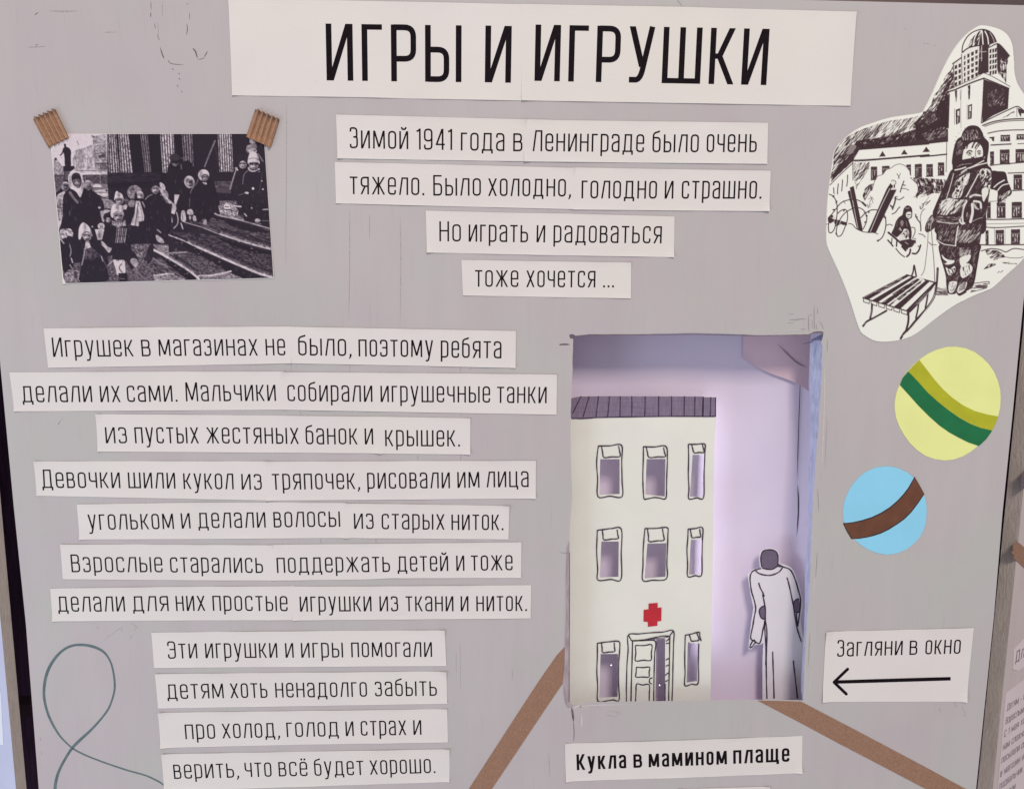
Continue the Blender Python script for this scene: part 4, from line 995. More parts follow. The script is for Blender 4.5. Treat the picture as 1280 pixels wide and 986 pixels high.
# ---- the black and white photograph
def draw_photo():
    r = Raster(60, 164, 346, 358, .25, 30)
    a = fr(60, 160, 8.533); b = fr(200, 160, 8.533); c = fr(60, 255, 8.533); d = fr(200, 255, 8.533)
    # sky and street
    r.poly(a(20,40,640,40,650,540,60,560), 226)
    r.grain(a(70,330,110,350,150,400,170,440,170,520,66,520), 120, 205, 90, 2, 1, 2); r.ell(a(88,335)[0], 1.6, 1.8, 60)
    r.poly(a(66,500,180,500,180,640,80,650), 70); r.grain(a(70,520,170,520,160,640,80,700), 40, 130, 60, 2, 1, 3)
    r.grain(a(270,260,300,245,340,225,400,215,480,175,520,200,520,440,270,440), 140, 235, 90, 3.5, .7, 4)
    r.grain(a(300,250,385,240,388,425,300,425), 120, 190, 90, 3, .6, 5); r.line(a(300,245,380,225,480,190), .8, 120); r.line(a(316,140,326,170,333,185), .8, 130)
    r.line(a(395,330,480,320), .5, 150); r.line(a(410,215,415,420), .6, 235); r.line(a(440,200,445,400), .5, 150)
    r.grain(a(480,95,620,70,640,480,510,480,495,300), 100, 200, 80, 1.6, .9, 6)
    r.poly(a(525,90,600,80,605,170,530,180), 176); r.line(a(490,185,620,165), 1.2, 205); r.line(a(500,280,630,262), 1.0, 90); r.poly(a(540,300,600,275,620,300,615,320,545,325), 70)
    r.line(a(510,385,560,380,632,378), 1.4, 60); r.line(a(510,480,506,100), .6, 120); r.grain(a(560,385,640,380,650,500,560,500), 50, 150, 90, 2, .7, 7); r.line(a(470,90,500,95), 1.4, 90)
    r.line(a(632,80,648,470), 1.6, 212)
    r.poly(a(280,440,640,452,640,500,290,500), 200); r.line(a(300,455,640,462), 1.0, 110); r.line(a(330,488,560,490), 1.6, 228)
    r.poly(a(370,502,640,500,650,600,370,600), 48); r.grain(a(370,505,640,502,640,590,380,590), 25, 110, 0, 2, .8, 8); r.line(a(400,520,405,570), .7, 130); r.line(a(560,505,562,640), 1.0, 130)
    r.poly(a(470,590,640,600,650,760,480,690), 120); r.blob(a(480,625,500,605,545,602,575,622,560,640,500,642), 220); r.line(a(490,640,570,642), .9, 40); r.poly(a(500,670,640,650,645,730,590,740,520,700), 205); r.line(a(520,690,640,690), 1.2, 110); r.ell(a(627,668)[0], 1.3, 1.3, 40)
    r.grain(a(560,740,680,770,720,800,690,860,600,860), 90, 190, 20, 2, .8, 9)
    # statue
    r.blob(a(165,222,178,208,174,180,185,170,196,180,200,204,222,212,244,235,250,262,248,330,246,412,190,412,182,330,172,268,158,282,140,300,128,296,146,276,158,252), 30)
    r.poly(a(165,408,285,408,290,435,262,455,240,470,170,470), 28); r.poly(a(172,465,235,465,235,560,176,560), 80); r.line(a(180,470,182,560), .8, 40); r.line(a(133,320,160,318), .5, 140)
    # colonnade
    r.poly(a(635,60,1500,60,1500,640,640,640), 24)
    r.flutes(a(640,66,730,66,765,478,655,478), 4, 22, 215, 11); r.flutes(a(755,66,865,66,910,478,780,478), 4.5, 30, 225, 12)
    r.flutes(a(990,70,1065,70,1105,475,1035,475), 3, 26, 150, 13)
    r.flutes(b(5,66,145,66,165,480,35,480), 5, 40, 245, 14); r.flutes(b(235,66,345,66,362,420,262,420), 4, 26, 150, 15); r.flutes(b(618,66,765,66,785,470,640,470), 6, 30, 240, 16)
    r.line(b(590,140,545,250,480,415), 1.9, 118); r.line(b(150,70,180,300), .5, 60); r.line(b(590,200,640,440), .9, 55)
    r.grain(a(650,480,1200,480,1200,560,640,600), 22, 46, 0, 6, 1, 17)
    r.poly(b(400,470,800,480,800,800,560,800), 30); r.poly(b(585,570,765,570,760,700,600,690), 70); r.grain(b(590,575,765,572,762,640,600,640), 50, 105, 0, 5, 1.5, 18); r.line(b(560,562,770,566), .7, 30)
    r.grain(b(640,780,860,780,870,853,640,853), 25, 170, 10, 1, .7, 19)
    # steps
    r.poly(c(620,300,1400,300,2400,100,2400,860,560,860), 34)
    r.grain(c(150,660,640,560,900,520,1100,560,1300,860,150,860), 30, 140, 15, 1.4, .8, 20)
    r.grain(d(560,150,900,240,1175,270,1190,470,1000,425,640,310,300,190,420,160), 24, 120, 14, 5, .8, 21)
    r.grain(d(560,255,700,262,900,300,1175,330,1188,465,1000,415,800,360,640,300), 30, 130, 12, 4, .7, 22, 2.6)
    r.grain(d(140,300,450,320,640,350,800,400,1190,510,1198,765,1050,700,850,620,600,520,400,420,200,340), 22, 95, 14, 3, .7, 23, 1.3)
    r.grain(d(400,430,640,440,800,520,1000,560,1190,600,1198,765,1050,715,860,640,620,545), 26, 110, 16, 2.2, .7, 24, 1.5)
    r.grain(d(20,525,200,500,340,520,560,600,770,710,640,745,430,765,300,700,160,610), 28, 125, 12, 1.6, .8, 25)
    r.grain(d(-60,590,30,560,200,680,330,790,440,830,-60,830), 20, 130, 30, 3, .8, 26)
    r.grain(d(-60,750,140,745,260,800,300,830,-60,830), 60, 210, 10, 1.5, .7, 27)
    r.grain(d(430,770,640,735,800,735,900,790,1000,820,430,835), 50, 200, 8, 1.5, .7, 28)
    r.poly(d(0,560,30,555,200,660,400,790,420,835,330,825,160,710), 24); r.poly(d(80,345,250,405,400,480,620,590,850,690,1050,775,1130,800,900,800,740,730,560,620,400,530,220,440), 26)
    r.poly(d(600,355,800,405,1000,465,1190,510,1190,545,1000,520,800,455,660,390), 24); r.poly(d(640,150,800,190,1000,240,1170,290,1175,320,1000,300,900,280,760,240), 28)
    for pts in (d(640,326,800,380,1000,440,1190,490), d(300,412,400,462,620,560,850,660,1050,742,1205,788), d(110,586,200,640,330,725,420,800), d(640,126,800,160,900,185,1030,222,1170,262)):
        for o_, g_ in [(-1.0 * k_ - 1.1, 175 * .83 ** k_) for k_ in range(8, -1, -1)]:
            cc = catmull(pts, 8); r.grain([(q0[0], q0[1] + o_) for q0 in cc] + [(q0[0], q0[1] + o_ + 1.2) for q0 in reversed(cc)], g_ * .35, g_ * 1.4, 15, 2.4, .7, 55)
    for pts, w, g in [(d(590,104,640,126,800,160,900,185,1030,222,1170,262), 1.8, 175), (d(255,190,340,218,450,250,640,325,800,378,1000,438,1190,488), 1.0, 185), (d(640,322,800,376,1000,436,1190,486), 1.9, 200),
                      (d(78,318,120,342,200,370,300,412,400,462,620,560,850,660,1050,742,1205,788), 1.6, 205), (d(400,460,620,556,850,656,1050,738,1200,784), 2.6, 212), (d(30,540,110,586,200,640,330,725,420,800), 2.5, 212),
                      (d(400,795,430,765,560,762,760,718), 2.0, 205), (d(20,530,180,522,290,512), 1.6, 160), (d(-60,765,60,748,150,745), 1.8, 200), (c(1130,490,1200,525,1280,572), 3.0, 215), (c(1110,570,1190,625,1280,672), 2.0, 130), (c(880,650,960,730,1060,820), 2.2, 110)]:
        r.line(pts, w, g)
    for k in range(150):
        x = r.rng.uniform(210, 340); y = r.rng.uniform(290, 352)
        r.line([(x, y), (x + r.rng.uniform(1, 3), y + r.rng.uniform(-.2, .9))], .45, float(r.rng.choice([20, 30, 150, 200])))
    # people on the right
    K = 27
    r.blob(b(100,400,115,372,180,385,240,362,300,350,335,372,375,450,390,560,330,540,290,520,250,560,240,640,200,720,160,790,150,853,90,853,76,740,78,560,84,440), K)
    r.ell(b(158,320)[0], 6.6, 5, 48); r.blob(b(112,365,150,355,200,360,215,385,170,420,140,405), 40); r.blob(b(125,372,165,385,205,380,190,405,168,418,145,402), 125); r.line(b(225,325,330,330), .9, 95); r.line(b(228,395,232,440), 1.2, 110)
    r.poly(b(160,710,215,715,200,760,180,853,155,853), 205); r.poly(d(90,-5,190,-5,180,50,160,112,120,100), 205); r.line(d(110,90,128,150,134,195), 1.4, 190); r.line(d(180,90,196,150,190,215,150,262), 1.3, 180); r.line(d(228,205,238,235,248,268), 1.4, 190)
    r.blob(b(-10,590,30,600,60,650,70,700,100,760,140,800,150,850,100,850,60,760,20,700,-10,640), 195); r.line(b(10,610,50,690), .9, 60); r.line(b(0,715,60,760,110,853), 1.0, 150)
    for pts in [b(180,860,205,740,240,650,290,625,345,640,360,700,340,860), b(318,860,322,720,350,650,390,590,430,555,540,560,590,620,610,700,625,780,620,860)]: r.blob(pts, K, 3)
    r.poly(d(190,-10,600,-10,600,60,520,200,470,150,420,200,340,180,240,100,190,40), 26)
    r.ell(b(318,578)[0], 6.4, 7.8, 222, -.2); r.ell(b(342,602)[0], 3.4, 4.4, 170); r.ell(b(330,578)[0], 2.6, 1.6, 60, -.4); r.line(b(345,600,352,604), .9, 40); r.line(b(330,620,350,622), .8, 70)
    r.ell(b(470,505)[0], 7, 7.2, 222); r.ell(b(486,532)[0], 4.6, 4.6, 60); r.ell(b(486,536)[0], 3.8, 3.8, 185); r.line(b(468,526,480,528), .9, 40); r.line(b(494,526,506,528), .9, 40); r.line(b(478,552,494,554), .8, 60); r.poly(b(455,582,500,582,505,604,480,606), 205)
    r.line(b(330,700,342,660,395,590,410,550), .8, 130); r.line(b(325,760,320,850), .8, 90)
    for pts, g in [(d(235,80,270,80,282,178,230,178), 195), (d(300,65,345,60,360,115,298,112), 180), (d(355,130,380,128,395,180,360,178), 185), (d(470,180,495,165,502,220,462,215), 175), (d(314,130,335,132,334,165,316,165), 170)]: r.blob(pts, g, 3)
    r.line(d(245,100,248,170), .8, 110)
    # group at the right edge
    r.blob(b(900,330,920,240,940,200,985,165,1030,190,1045,260,1100,330,1140,420,1150,600,1160,860,1080,860,940,600), 34, 3)
    r.grain(b(920,240,930,190,985,165,1030,180,1035,220,960,215,935,280), 60, 200, 70, 1.2, .6, 31); r.ell(b(990,250)[0], 5.4, 4.2, 190); r.line(b(975,262,1000,258,1018,240), 1.0, 40); r.line(b(1050,280,1100,355), 2.0, 120); r.poly(b(950,110,1015,130,1020,170,960,165), 170)
    r.blob(b(755,660,770,600,800,490,830,440,860,425,930,440,930,560,890,650,890,860,820,860,830,720,780,710), 32, 3)
    r.line(b(752,655,770,590,800,490,822,425), 1.5, 165); r.line(b(810,430,830,450), 1.8, 200); r.blob(b(818,370,820,310,850,282,890,282,922,310,930,360,900,352,850,358,835,385), 34); r.ell(b(886,396)[0], 4.8, 5, 215); r.line(b(855,384,876,382), 1.1, 25); r.line(b(890,382,912,384), 1.1, 25); r.line(b(872,414,898,414), .9, 60); r.ell(b(885,400)[0], .8, 1.0, 140)
    r.blob(b(870,700,885,600,900,490,940,452,1060,452,1110,470,1135,540,1148,660,1158,860,860,860), 32, 3)
    r.blob(b(942,385,946,310,970,262,1005,255,1045,290,1062,350,1062,385,1000,360), 222); r.line(b(950,335,1005,325,1058,345), .8, 120); r.ell(b(1003,402)[0], 5.8, 5.0, 200); r.poly(b(955,372,1055,372,1052,398,1010,385,960,396), 50); r.line(b(985,396,995,398), 1, 30); r.line(b(1015,398,1030,396), 1, 30); r.line(b(985,428,1020,430), .9, 60)
    r.line(b(948,432,965,455,1005,462,1058,440), 2.2, 215); r.line(b(885,600,900,500,940,458), 1.0, 120); r.line(b(1095,480,1060,700), .6, 80)
    r.ell(b(995,648)[0], 1.6, 1.6, 235); r.ell(b(1100,655)[0], 1.2, 1.2, 190); r.ell(b(1090,568)[0], 1.0, 1.0, 200); r.ell(b(1060,468)[0], .9, .9, 150); r.blob(b(905,690,930,682,950,692,940,706,915,702), 205, 3); r.line(b(840,720,900,700), 1.0, 90)
    r.poly(d(870,-10,1160,-10,1172,255,1010,210,900,180), 28); r.blob(d(1015,170,1040,155,1070,170,1070,190,1020,190), 185, 3); r.line(d(1020,200,1080,215), 1.0, 150); r.line(d(905,105,925,130), 1.6, 190); r.ell(d(980,45)[0], 1.1, 1.1, 200); r.line(d(1100,62,1155,58), 1.6, 160); r.line(d(1090,180,1170,182), .8, 120)
    r.grain(d(625,20,680,10,700,-10,760,-10,800,30,840,70,830,130,700,115,640,90), 60, 245, 40, 1.2, .8, 33); r.ell(d(718,30)[0], 4, 3.4, 225); r.line(d(700,30,735,34), 1.0, 40); r.line(d(700,60,760,70,770,90), 1.2, 40); r.line(d(790,22,865,30), 2.0, 200)
    # left and centre
    r.blob(a(96,740,150,690,185,680,200,760,165,860,150,1000,110,1100,100,950), 205, 3); r.grain(c(95,0,165,0,160,150,120,180,105,90), 60, 235, 50, 1.4, .9, 34)
    r.ell(a(190,625)[0], 5, 6, 205); r.ell(a(196,630)[0], 3.6, 4.4, 120); r.line(a(180,620,212,624), 1.0, 35); r.line(a(182,645,208,650), .8, 50)
    r.blob(a(160,1000,162,860,165,740,190,690,240,655,300,690,345,760,385,650,420,640,465,665,540,715,590,790,606,860,600,900,560,960,520,1010,530,1080,440,1100,300,1080,170,1090), K, 3)
    r.ell(a(430,608)[0], 5.6, 5.6, 222); r.ell(a(436,632)[0], 3.6, 4, 150); r.line(a(425,625,450,628), 1.0, 50); r.line(a(455,590,470,650), 1.0, 130); r.line(a(440,560,470,600), .8, 160)
    r.blob(a(220,560,224,505,255,470,298,460,345,485,372,530,386,590,382,650,360,720,345,742,318,700,280,665,236,640), 226)
    r.blob(a(255,545,262,500,295,480,335,488,356,530,358,590,345,635,318,642,290,622,268,590), 44); r.blob(a(272,560,300,540,345,545,350,590,338,625,312,636,290,610), 165); r.poly(a(258,520,300,500,350,520,352,548,300,545,265,560), 30)
    r.line(a(282,575,300,572), 1.1, 30); r.line(a(320,570,340,568), 1.1, 30); r.line(a(308,605,335,602), 1.3, 225); r.line(a(300,615,340,612), .9, 60); r.line(a(345,680,348,720), .7, 140); r.line(a(310,690,340,735), .5, 160)
    r.line(a(238,690,270,740,318,795), 3.4, 112); r.line(a(228,700,262,750,305,800), .6, 60)
    r.blob(a(710,775,714,735,724,690,740,674,765,688,795,712,808,750,812,775,780,752,735,750), 228); r.ell(a(768,782)[0], 4.9, 5, 190); r.line(a(748,770,764,772), 1.1, 30); r.line(a(775,770,790,772), 1.1, 30); r.line(a(760,800,780,802), .8, 60); r.line(a(730,755,800,752), .8, 110)
    r.blob(a(680,870,700,840,745,805,800,830,850,810,840,870), 195, 3); r.blob(a(808,770,830,745,860,760,870,800,850,830), 60, 3); r.line(a(815,770,860,775), .8, 150)
    # boy with the fur hat
    r.grain(catmull(a(848,700,860,650,890,622,940,612,985,640,1000,670,960,690,945,720,935,760,880,750), 4, True), 80, 190, 60, 1.3, .8, 35)
    r.ell(a(984,728)[0], 5, 6.4, 212); r.line(a(990,722,1004,724), 1.2, 30); r.ell(a(1013,735)[0], 1.2, 1.6, 200); r.line(a(990,755,1006,757), .9, 60); r.blob(a(930,700,950,700,960,760,985,790,960,800,930,770), 36, 3)
    r.blob(c(850,420,860,200,850,30,880,-40,960,-60,1040,-40,1100,30,1150,200,1150,420), K, 3)
    r.poly(c(940,-30,985,-30,1010,60,1045,178,975,190,972,240,885,226,930,100), 208); r.line(c(968,-10,950,120,935,230), 1.0, 90); r.line(c(985,20,1005,100,1010,180), .7, 130); r.line(c(905,210,925,130), .6, 120); r.blob(a(860,800,890,770,930,780,920,840,870,840), 130, 3); r.line(a(1010,790,1040,850), 1.6, 150)
    # child behind, facing us
    r.blob(a(1040,860,1045,780,1080,730,1120,705,1200,705,1250,740,1290,800,1310,860,1320,1000,1240,1060,1040,1060), K, 3); r.ell(a(1152,615)[0], 5.6, 5, 28); r.ell(a(1150,656)[0], 4.8, 6, 205); r.poly(a(1112,600,1190,600,1190,630,1150,618,1115,632), 34); r.line(a(1130,650,1145,650), 1.1, 40); r.line(a(1158,650,1172,650), 1.1, 40); r.line(a(1140,685,1162,686), .9, 60)
    r.line(a(1042,765,1075,730,1115,712), 1.0, 150); r.line(a(1205,712,1240,735,1275,800), 1.2, 150); r.blob(a(1195,590,1225,590,1255,630,1250,680,1225,660), 190, 3); r.line(a(1240,670,1270,690,1280,730), 2.4, 150)
    r.poly(c(1150,0,1330,0,1300,270,1270,420,1150,300), 28); r.line(c(1170,275,1205,305), 1.6, 175); r.blob(c(1155,330,1190,345,1232,380,1240,420,1190,410,1160,380), 170, 3)
    r.grain(c(1125,430,1180,435,1290,440,1290,560,1160,490), 60, 200, 14, 2, .7, 36)
    # front children
    r.blob(c(115,420,140,400,230,410,300,500,280,640,260,720,200,760,170,700,140,560), K, 3); r.grain(catmull(c(130,340,140,275,190,265,240,265,270,300,268,350,220,340,190,375,150,370), 4, True), 90, 250, 30, 1.6, 1.0, 37); r.line(c(170,375,230,360), 1.4, 40); r.line(c(135,370,175,420), 1.6, 190)
    r.line(c(232,425,252,500,240,560), 1.2, 150); r.line(c(255,580,268,625), 1.6, 190); r.line(c(240,650,265,690), 1.2, 170); r.grain(c(190,740,230,700,345,710,345,830,180,830), 60, 200, 20, 1.4, .9, 38); r.blob(c(280,740,300,715,320,740,315,790,290,790), 60, 3)
    r.blob(c(305,420,330,385,380,385,460,375,520,400,590,490,650,600,640,700,655,790,600,830,350,835,352,700,350,590,310,560), K, 3)
    r.grain(c(390,470,470,460,530,510,545,560,480,600,400,590), 28, 95, 70, 2.5, 1, 39); r.line(c(395,500,385,570,365,650), 1.6, 150); r.line(c(420,500,410,560), .8, 110); r.line(c(555,540,600,610,640,690), 1.0, 90); r.line(c(575,560,590,610), 1.4, 160)
    r.blob(c(332,372,332,290,345,235,375,200,400,205,440,240,468,290,480,345,455,325,440,300,410,296,380,312,362,350,350,378), 228); r.blob(c(372,345,385,315,420,303,450,315,465,345,460,380,430,395,395,385), 200); r.line(c(392,335,408,334), 1.3, 25); r.line(c(432,336,450,336), 1.3, 25); r.line(c(410,375,436,377), 1.4, 40); r.line(c(415,350,425,352), .7, 130)
    r.blob(c(408,400,440,392,452,430,462,462,430,475,385,490,400,460), 195, 3)
    r.poly(c(505,272,606,268,582,380,535,385), 212); r.line(c(545,290,560,370), .7, 110); r.ell(c(572,238)[0], 4.4, 4, 195); r.line(c(560,225,570,260), .8, 60); r.line(c(580,225,585,260), .8, 60); r.poly(c(560,80,620,60,680,70,620,110,600,200,580,180), 180)
    r.ell(c(640,140)[0], 5.4, 5.4, 30); r.ell(c(645,175)[0], 3, 3.4, 190); r.ell(c(477,243)[0], 1.2, 1.2, 190); r.ell(c(553,40)[0], 1.8, 1.4, 185); r.line(c(235,80,238,120), 1.2, 90)
    r.blob(c(580,400,600,310,625,250,680,235,760,240,840,250,900,330,925,440,915,530,850,560,830,610,700,600,690,520,640,440,600,430), K, 3)
    r.blob(c(672,120,680,50,700,10,745,-5,785,15,810,95,812,130,790,95,740,82,705,110,695,150), 230); r.blob(c(700,125,720,95,760,85,795,100,806,140,790,180,755,195,720,175), 205); r.line(c(722,130,745,128), 1.4, 25); r.line(c(768,130,790,128), 1.4, 25); r.line(c(745,165,775,167), 1.5, 45); r.line(c(757,140,760,152), .7, 130)
    r.grain(c(680,175,720,190,760,200,830,170,835,235,790,240,740,250,690,220), 80, 225, 60, 1.4, .9, 40)
    for k in range(6): x = 730 + k * 19; r.line(c(x + 14, 250 + k * 3, x + 6, 330, x - 6, 412), 1.0, 195 if k % 2 else 140)
    r.line(c(750,300,835,300), .6, 60); r.line(c(745,345,838,345), .8, 50)
    r.blob(c(568,395,600,410,640,455,682,470,675,500,650,520,610,470,580,440), 190, 3)
    r.blob(c(700,595,760,600,815,600,825,660,828,730,790,745,745,760,728,700,712,650), 222, 3); r.line(c(790,640,765,670,770,700,795,730), 1.2, 80); r.poly(c(752,740,848,735,852,832,772,835), 26); r.line(c(770,795,820,800), .9, 120)
    r.grain(c(890,430,1120,425,1110,540,1060,600,1010,650,960,600,900,550), 25, 165, 60, 1.6, .9, 41); r.blob(c(1060,500,1100,430,1130,480,1110,600,1060,640), 32, 3)
    r.line(c(640,660,690,610), 1.0, 190); r.blob(c(1020,600,1060,540,1100,560,1090,600), 40, 3); r.blob(c(700,520,900,500,960,600,900,700,860,650,820,600,720,590), 30, 3); r.blob(c(880,620,900,580,950,590,960,640,940,680), 165, 3)
    def shade(p, sx, sy, amt):
        b_ = r.box([(p[0] - 2.5 * sx, p[1] - 2.5 * sy), (p[0] + 2.5 * sx, p[1] + 2.5 * sy)]); sl, X, Y = b_
        r.a[sl] *= 1 - amt * np.exp(-((X - p[0]) / sx) ** 2 - ((Y - p[1]) / sy) ** 2)
    for p, s_ in [(a(318,570)[0], 4), (a(768,782)[0], 3.4), (a(984,728)[0], 4), (a(1150,656)[0], 4), (a(430,608)[0], 4), (a(190,625)[0], 4), (b(318,578)[0], 4), (b(486,536)[0], 3.4), (b(886,396)[0], 4), (b(1003,402)[0], 4.4), (c(420,350)[0], 4), (c(755,135)[0], 4.6), (b(165,380)[0], 4), (c(645,175)[0], 2.4)]:
        shade((p[0] + s_ * .8, p[1] + s_ * .3), s_ * .55, s_ * 1.0, .5); shade((p[0] - s_ * .1, p[1] - s_ * .55), s_ * 1.2, s_ * .35, .45); shade((p[0], p[1] + s_ * 1.15), s_ * 1.0, s_ * .4, .5); shade((p[0] - s_ * .95, p[1]), s_ * .3, s_ * .8, .35)
    for p, sx, sy in [(c(400,250)[0], 2, 6), (c(470,300)[0], 2, 5), (c(745,40)[0], 2.5, 5), (c(800,60)[0], 2, 5), (a(760,720)[0], 2, 4), (a(240,560)[0], 1.6, 6), (a(370,640)[0], 1.6, 7), (b(300,560)[0], 2, 4), (b(440,500)[0], 2, 4), (b(1050,330)[0], 2, 5), (c(960,100)[0], 1.5, 8), (a(900,650)[0], 3, 3), (c(560,330)[0], 3, 5), (a(130,800)[0], 3, 8)]:
        shade(p, sx, sy, .38)
    for k in range(420):
        x = r.rng.uniform(68, 335); y = r.rng.uniform(225, 345); i = int((x - r.x0) / r.step); j = int((y - r.y0) / r.step)
        if r.a[j, i] < 36: an = r.rng.uniform(1.0, 2.2); L_ = r.rng.uniform(1.5, 5); r.line([(x, y), (x + L_ * math.cos(an), y + L_ * math.sin(an))], float(r.rng.uniform(.4, .9)), float(r.rng.choice([14, 48, 60, 74])))
    X_, Y_ = np.meshgrid(r.x0 + np.arange(r.w) * r.step, r.y0 + np.arange(r.h) * r.step)
    lo_ = r.noise(X_, Y_, 20, 3.2, 2.2, 77) - .5; fi_ = r.noise(X_, Y_, 60, .9, .8, 78) - .5
    mid = np.clip((r.a - 30) / 120, 0, 1) * np.clip((225 - r.a) / 25, .15, 1); r.a = r.a * (1 + mid * (.34 * lo_ + .22 * fi_)); r.a = np.clip(r.a, 0, 255)
    r.blur(3)
    n = r.rng.normal(0, 4, r.a.shape); r.a = np.clip(r.a + n, 8, 245)
    return r
rp = draw_photo()
q = [(63.6,168.2),(329.8,167.6),(342,347.2),(80.4,354)]
ph = thing('photo_print', 'black and white photo print of warmly dressed children on stone steps', 'photo print', P(211, 356))
def rim_sheet(name, pts, m, parent, lift=0.0):
    V = [P(*p) for p in pts]
    for v in V: v.y = -surf(v.x, v.z) - lift
    V2, Fc = extrude_poly(V, Vector((0, .0003, 0))); return mesh(name, V2, Fc, m, parent)
def densify(pts, n):
    out = []
    for a, b in zip(pts, pts[1:] + pts[:1]):
        for i in range(n): out.append((a[0] + (b[0] - a[0]) * i / n, a[1] + (b[1] - a[1]) * i / n))
    return out
paper_sheet('paper', [(62.6,167.4),(330.4,166.9)], [(79.2,355),(342.8,348.2)], ph, M['paper'], edge=.0002, seed=50, thick=.0003)
U, Vv = np.meshgrid(np.linspace(0, 1, 530), np.linspace(0, 1, 370))
X = (q[0][0] * (1 - U) + q[1][0] * U) * (1 - Vv) + (q[3][0] * (1 - U) + q[2][0] * U) * Vv
Yg = (q[0][1] * (1 - U) + q[1][1] * U) * (1 - Vv) + (q[3][1] * (1 - U) + q[2][1] * U) * Vv
M['print'] = print_material('photo_print_surface', .5, .2)
print_grid('print', X, Yg, rp.at(X, Yg), (16, 7, 20), (236, 222, 226), ph, M['print'], .00042)

# ---- the ink drawing
def draw_ink():
    r = Raster(1030, 28, 1320, 430, .25, 255); I = 0
    a = fr(1150, 20, 7.046); b = fr(1020, 140, 6.571); c = fr(1150, 140, 6.577); d = fr(1030, 280, 6.573); e = fr(1150, 260, 7.046); f = fr(1030, 220, 8.214); g = fr(1190, 130, 8.967); h = fr(1150, 220, 8.96)
    def Ln(p, w, t=I): r.line(p, w, t)
    def win(p, q_, cols=3, t=I):
        (x0, y0), (x1, y1) = p, q_; w_, h_ = x1 - x0, y1 - y0
        r.poly([(x0, y0), (x1, y0 - .3), (x1 - .1, y1), (x0 + .1, y1 + .2)], 20)
        for k in range(cols): xx = x0 + w_ * (.16 + .72 * k / cols); r.poly([(xx, y0 + h_ * .34), (xx + w_ * .13, y0 + h_ * .34), (xx + w_ * .13, y1 - h_ * .1), (xx, y1 - h_ * .1)], 215)
        r.line([(x0 + .5, y0 + h_ * .28), (x1 - .5, y0 + h_ * .28)], .5, 200); r.hatch([(x0, y0 + h_ * .3), (x1, y0 + h_ * .3), (x1, y1), (x0, y1)], 20, .3, .6, 80, 3, .6, int(x0 * 7))
        r.line([(x0 - .8, y1 + .6), (x1 + .6, y1 + .4)], .5, 60)
    # smoke
    r.hatch(catmull(b(125,560,140,440,150,330,220,235,330,165,450,120,560,85,640,70,760,55,860,40,880,150,900,262,620,290,350,312,300,405), 3, True), I, .34, .70, -52, 8, .42, 1)
    r.hatch(b(300,300,330,240,420,225,560,210,700,180,800,150,900,110,920,140,920,266,620,292,345,314,305,330), I, .62, 1.05, -50, 7, .42, 2)
    r.hatch(b(132,555,145,500,200,440,255,380,300,310,330,280,348,314,300,405,200,495), I, .55, 1.1, -52, 7, .6, 3)
    r.blob(b(300,380,345,318,330,300,300,340,240,420,170,500,140,548), 10, 3)
    r.poly(b(350,312,350,300,480,290,640,272,800,250,925,235,925,268,640,288), 10)
    r.blob(b(270,290,300,270,330,285,300,330,265,350), 120, 3)
    for x in (400, 545): r.ell(b(x, 258)[0], 2.2, 1.2, 120)
    r.hatch(catmull(a(285,450,270,480,225,530,170,640,120,700,90,790,30,860,-30,920,-60,990,240,990,252,700,250,670,290,640), 3, True), I, .45, .72, -55, 5, .55, 4)
    r.hatch(a(285,490,240,540,205,640,190,720,150,800,120,900,90,990,245,990,252,680,290,650), I, .62, 1.0, -50, 5, .6, 5, (.7, .7))
    r.hatch(c(-40,90,20,20,100,0,150,40,225,0,228,246,-40,275), I, .55, 1.15, -40, 6, .6, 6); r.poly(c(225,140,228,247,-60,278,-60,240,60,225,160,190), 12); r.hatch(c(0,180,200,120,225,200,60,240), 180, .28, .28, -45, 4, .5, 61)
    r.blob(c(40,20,90,0,120,30,140,60,100,90,60,110,30,70), 130, 3); r.hatch(c(20,0,150,0,140,100,20,110), I, .6, .5, -55, 4, .5, 7)
    # left building
    r.poly(b(352,315,640,290,940,266,940,360,300,405), 255); Ln(b(350,313,600,293,925,267), .8); Ln(b(312,403,400,400,600,384,780,370,925,356), 1.8); Ln(b(300,394,500,385,925,350), .5, 70)
    Ln(b(112,602,200,515,300,422), .9); Ln(b(125,570,220,470,305,398), 1.1); Ln(b(300,405,302,560), .9); Ln(b(350,315,300,398), .7)
    for p in [b(518,370,545,325,570,366), b(697,352,722,312,750,350), b(874,330,905,292,935,330), c(22,332,48,290,78,330)]: r.poly(p, 15); Ln(p[:2], .5)
    for p in [b(143,625,146,672), b(182,592,176,640,175,675), b(216,560,214,600,209,652), b(258,520,256,570,250,612)]: Ln(p, 1.1, 15)
    r.hatch(b(308,420,440,415,432,470,400,520,372,560,345,600,330,640,310,560), I, .42, .34, -55, 5, .5, 8); r.hatch(b(380,690,400,630,440,595,480,590,482,635,450,650,430,690,402,745), I, .62, .9, -60, 4, .6, 9)
    win(*b(447,452,501,558), 2); win(*b(540,446,602,520), 2); win(*b(738,435,776,520), 1); win(*b(808,432,866,540), 2); win(*b(903,437,950,530), 1)
    win(*c(48,432,102,532), 2); win(*c(143,418,195,522), 2); win(*c(-30,430,8,532), 1)
    r.hatch(b(765,540,930,548,1100,560,1100,640,920,700,900,660,860,650,830,720,800,700,806,640), I, .52, .7, 70, 4, .7, 10); win(*c(48,600,98,668), 2); win(*c(142,590,184,648), 2); win(*c(-12,610,20,660), 1); r.hatch(c(-40,540,120,560,100,690,-40,690), I, .35, .55, -40, 4, .5, 11)
    Ln(c(216,250,214,350,210,495), .8, 40); Ln(c(0,370,100,362,215,350), 1.7); 
